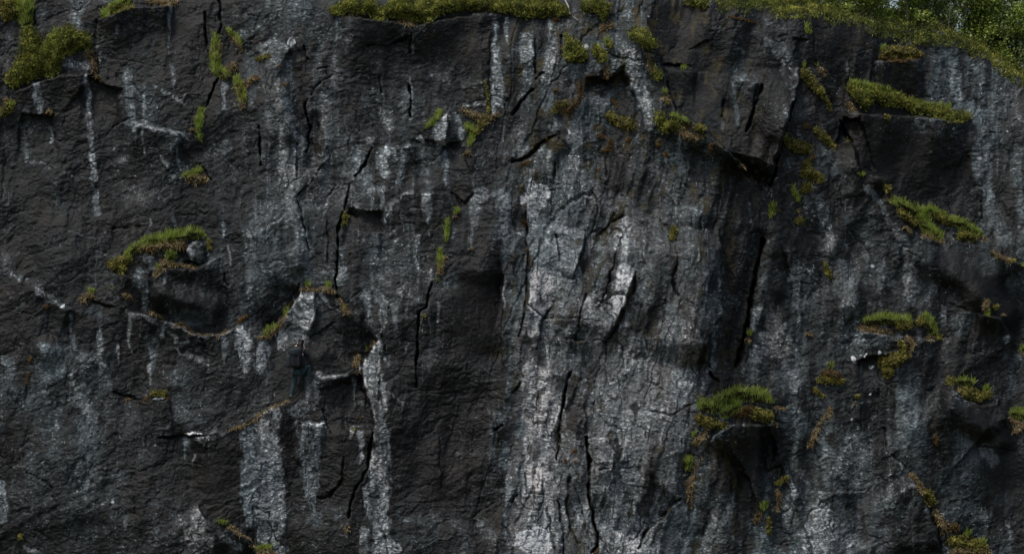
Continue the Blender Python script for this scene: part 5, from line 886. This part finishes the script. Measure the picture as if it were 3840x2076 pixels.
simple('trousers', [('p', J['pel'] + Vector((0, 0, -.06)), (.165, .13), None), ('lh', J['lh'], .115, 'p'), ('l2', J['lh'].lerp(J['lk'], .5), .098, 'lh'), ('lk', J['lk'], .078, 'l2'), ('l3', J['lk'].lerp(J['la'], .4), .072, 'lk'), ('la', J['la'], .056, 'l3'), ('lz', J['la'] + Vector((0, 0, -.06)), .05, 'la'),
    ('rh', J['rh'], .115, 'p'), ('r2', J['rh'].lerp(J['rk'], .5), .105, 'rh'), ('rk', J['rk'], .088, 'r2'), ('r3', J['rk'].lerp(J['ra'], .4), .078, 'rk'), ('ra', J['ra'], .058, 'r3'), ('rz', J['ra'] + Vector((0, 0, -.05)), .052, 'ra')], TROUS)
for s_ in 'lr':
    a_, f_, b_ = J[s_ + 'a'], J[s_ + 'f'], J[s_ + 'b']
    simple('boot', [('a', a_ + Vector((0, 0, -.01)), .058, None), ('b', b_, (.052, .045), 'a'), ('m', b_.lerp(f_, .55), (.052, .042), 'b'), ('f', f_, (.048, .032), 'm')], BOOTM)
simple('hair', [('a', J['hed'] + Vector((.0, -.012, .01)), (.088, .104), None), ('b', J['crn'] + Vector((0, 0, .015)), (.07, .085), 'a'), ('c', J['jaw'] + Vector((-.01, -.03, .03)), (.06, .06), 'a')], HAIRM)
# rucksack
PACK = plain('black_pack_fabric', (.010, .012, .015), .75, .25, .3, 50); PACK2 = plain('slate_pack_fabric', (.024, .034, .038), .7, .3, .3, 50)
pk = empty('backpack', at(1112, 1378, .62)); tag(pk, 'big black rucksack with a sloping lid carried by the climber', 'backpack')
def soft(name, u0, u1, v0, v1, near, thick, mat, skew=0, bulge=.05):
    """cushioned box between photo columns u0-u1 and rows v0-v1, its back 'near' metres in front of the rock"""
    import bmesh
    cx_, cy_ = (u0 + u1) / 2, (v0 + v1) / 2; c0 = at(1112, 1345, near); dd = c0.y + D
    w_ = (u1 - u0) / F * dd / 2; h_ = (v1 - v0) / F * dd / 2; cen = Vector(((cx_ - 1920) / F * dd, c0.y, (1038 - cy_) / F * dd))
    bm = bmesh.new(); bmesh.ops.create_cube(bm, size=2); bmesh.ops.subdivide_edges(bm, edges=bm.edges[:], cuts=7, use_grid_fill=True)
    for q in bm.verts:
        x, y, z = q.co; r_ = (abs(x) ** 5 + abs(y) ** 5 + abs(z) ** 5) ** .2; x, y, z = x / r_, y / r_, z / r_
        wob = .025 * math.sin(7 * x + 3 * z) * math.cos(5 * z + 2 * y)
        q.co = Vector((x * w_ * (1 + wob), y * thick / 2 * (1 + bulge * math.cos(z * 1.4)) + wob * .05, z * h_ + skew * x * w_)) + cen - pk.location
    me = bpy.data.meshes.new(name); bm.to_mesh(me); bm.free(); me.materials.append(mat)
    for q in me.polygons: q.use_smooth = True
    o = link(bpy.data.objects.new(name, me)); o.parent = pk; return o
soft('pack_body', 1087, 1132, 1312, 1379, .66, .27, PACK); soft('lid', 1089, 1133, 1302, 1326, .68, .30, PACK2, .18); soft('top_flap', 1092, 1130, 1297, 1308, .64, .24, PACK, .22)
soft('side_pocket', 1074, 1090, 1330, 1378, .64, .17, PACK2); soft('side_pocket', 1130, 1143, 1336, 1378, .62, .15, PACK); soft('front_pocket', 1093, 1127, 1340, 1374, .79, .07, PACK)
soft('buckle_strap', 1093, 1129, 1324, 1326.5, .845, .02, PACK2); soft('strap', 1098, 1101, 1326, 1372, .835, .02, PACK2); soft('strap', 1119, 1122, 1326, 1372, .835, .02, PACK2)
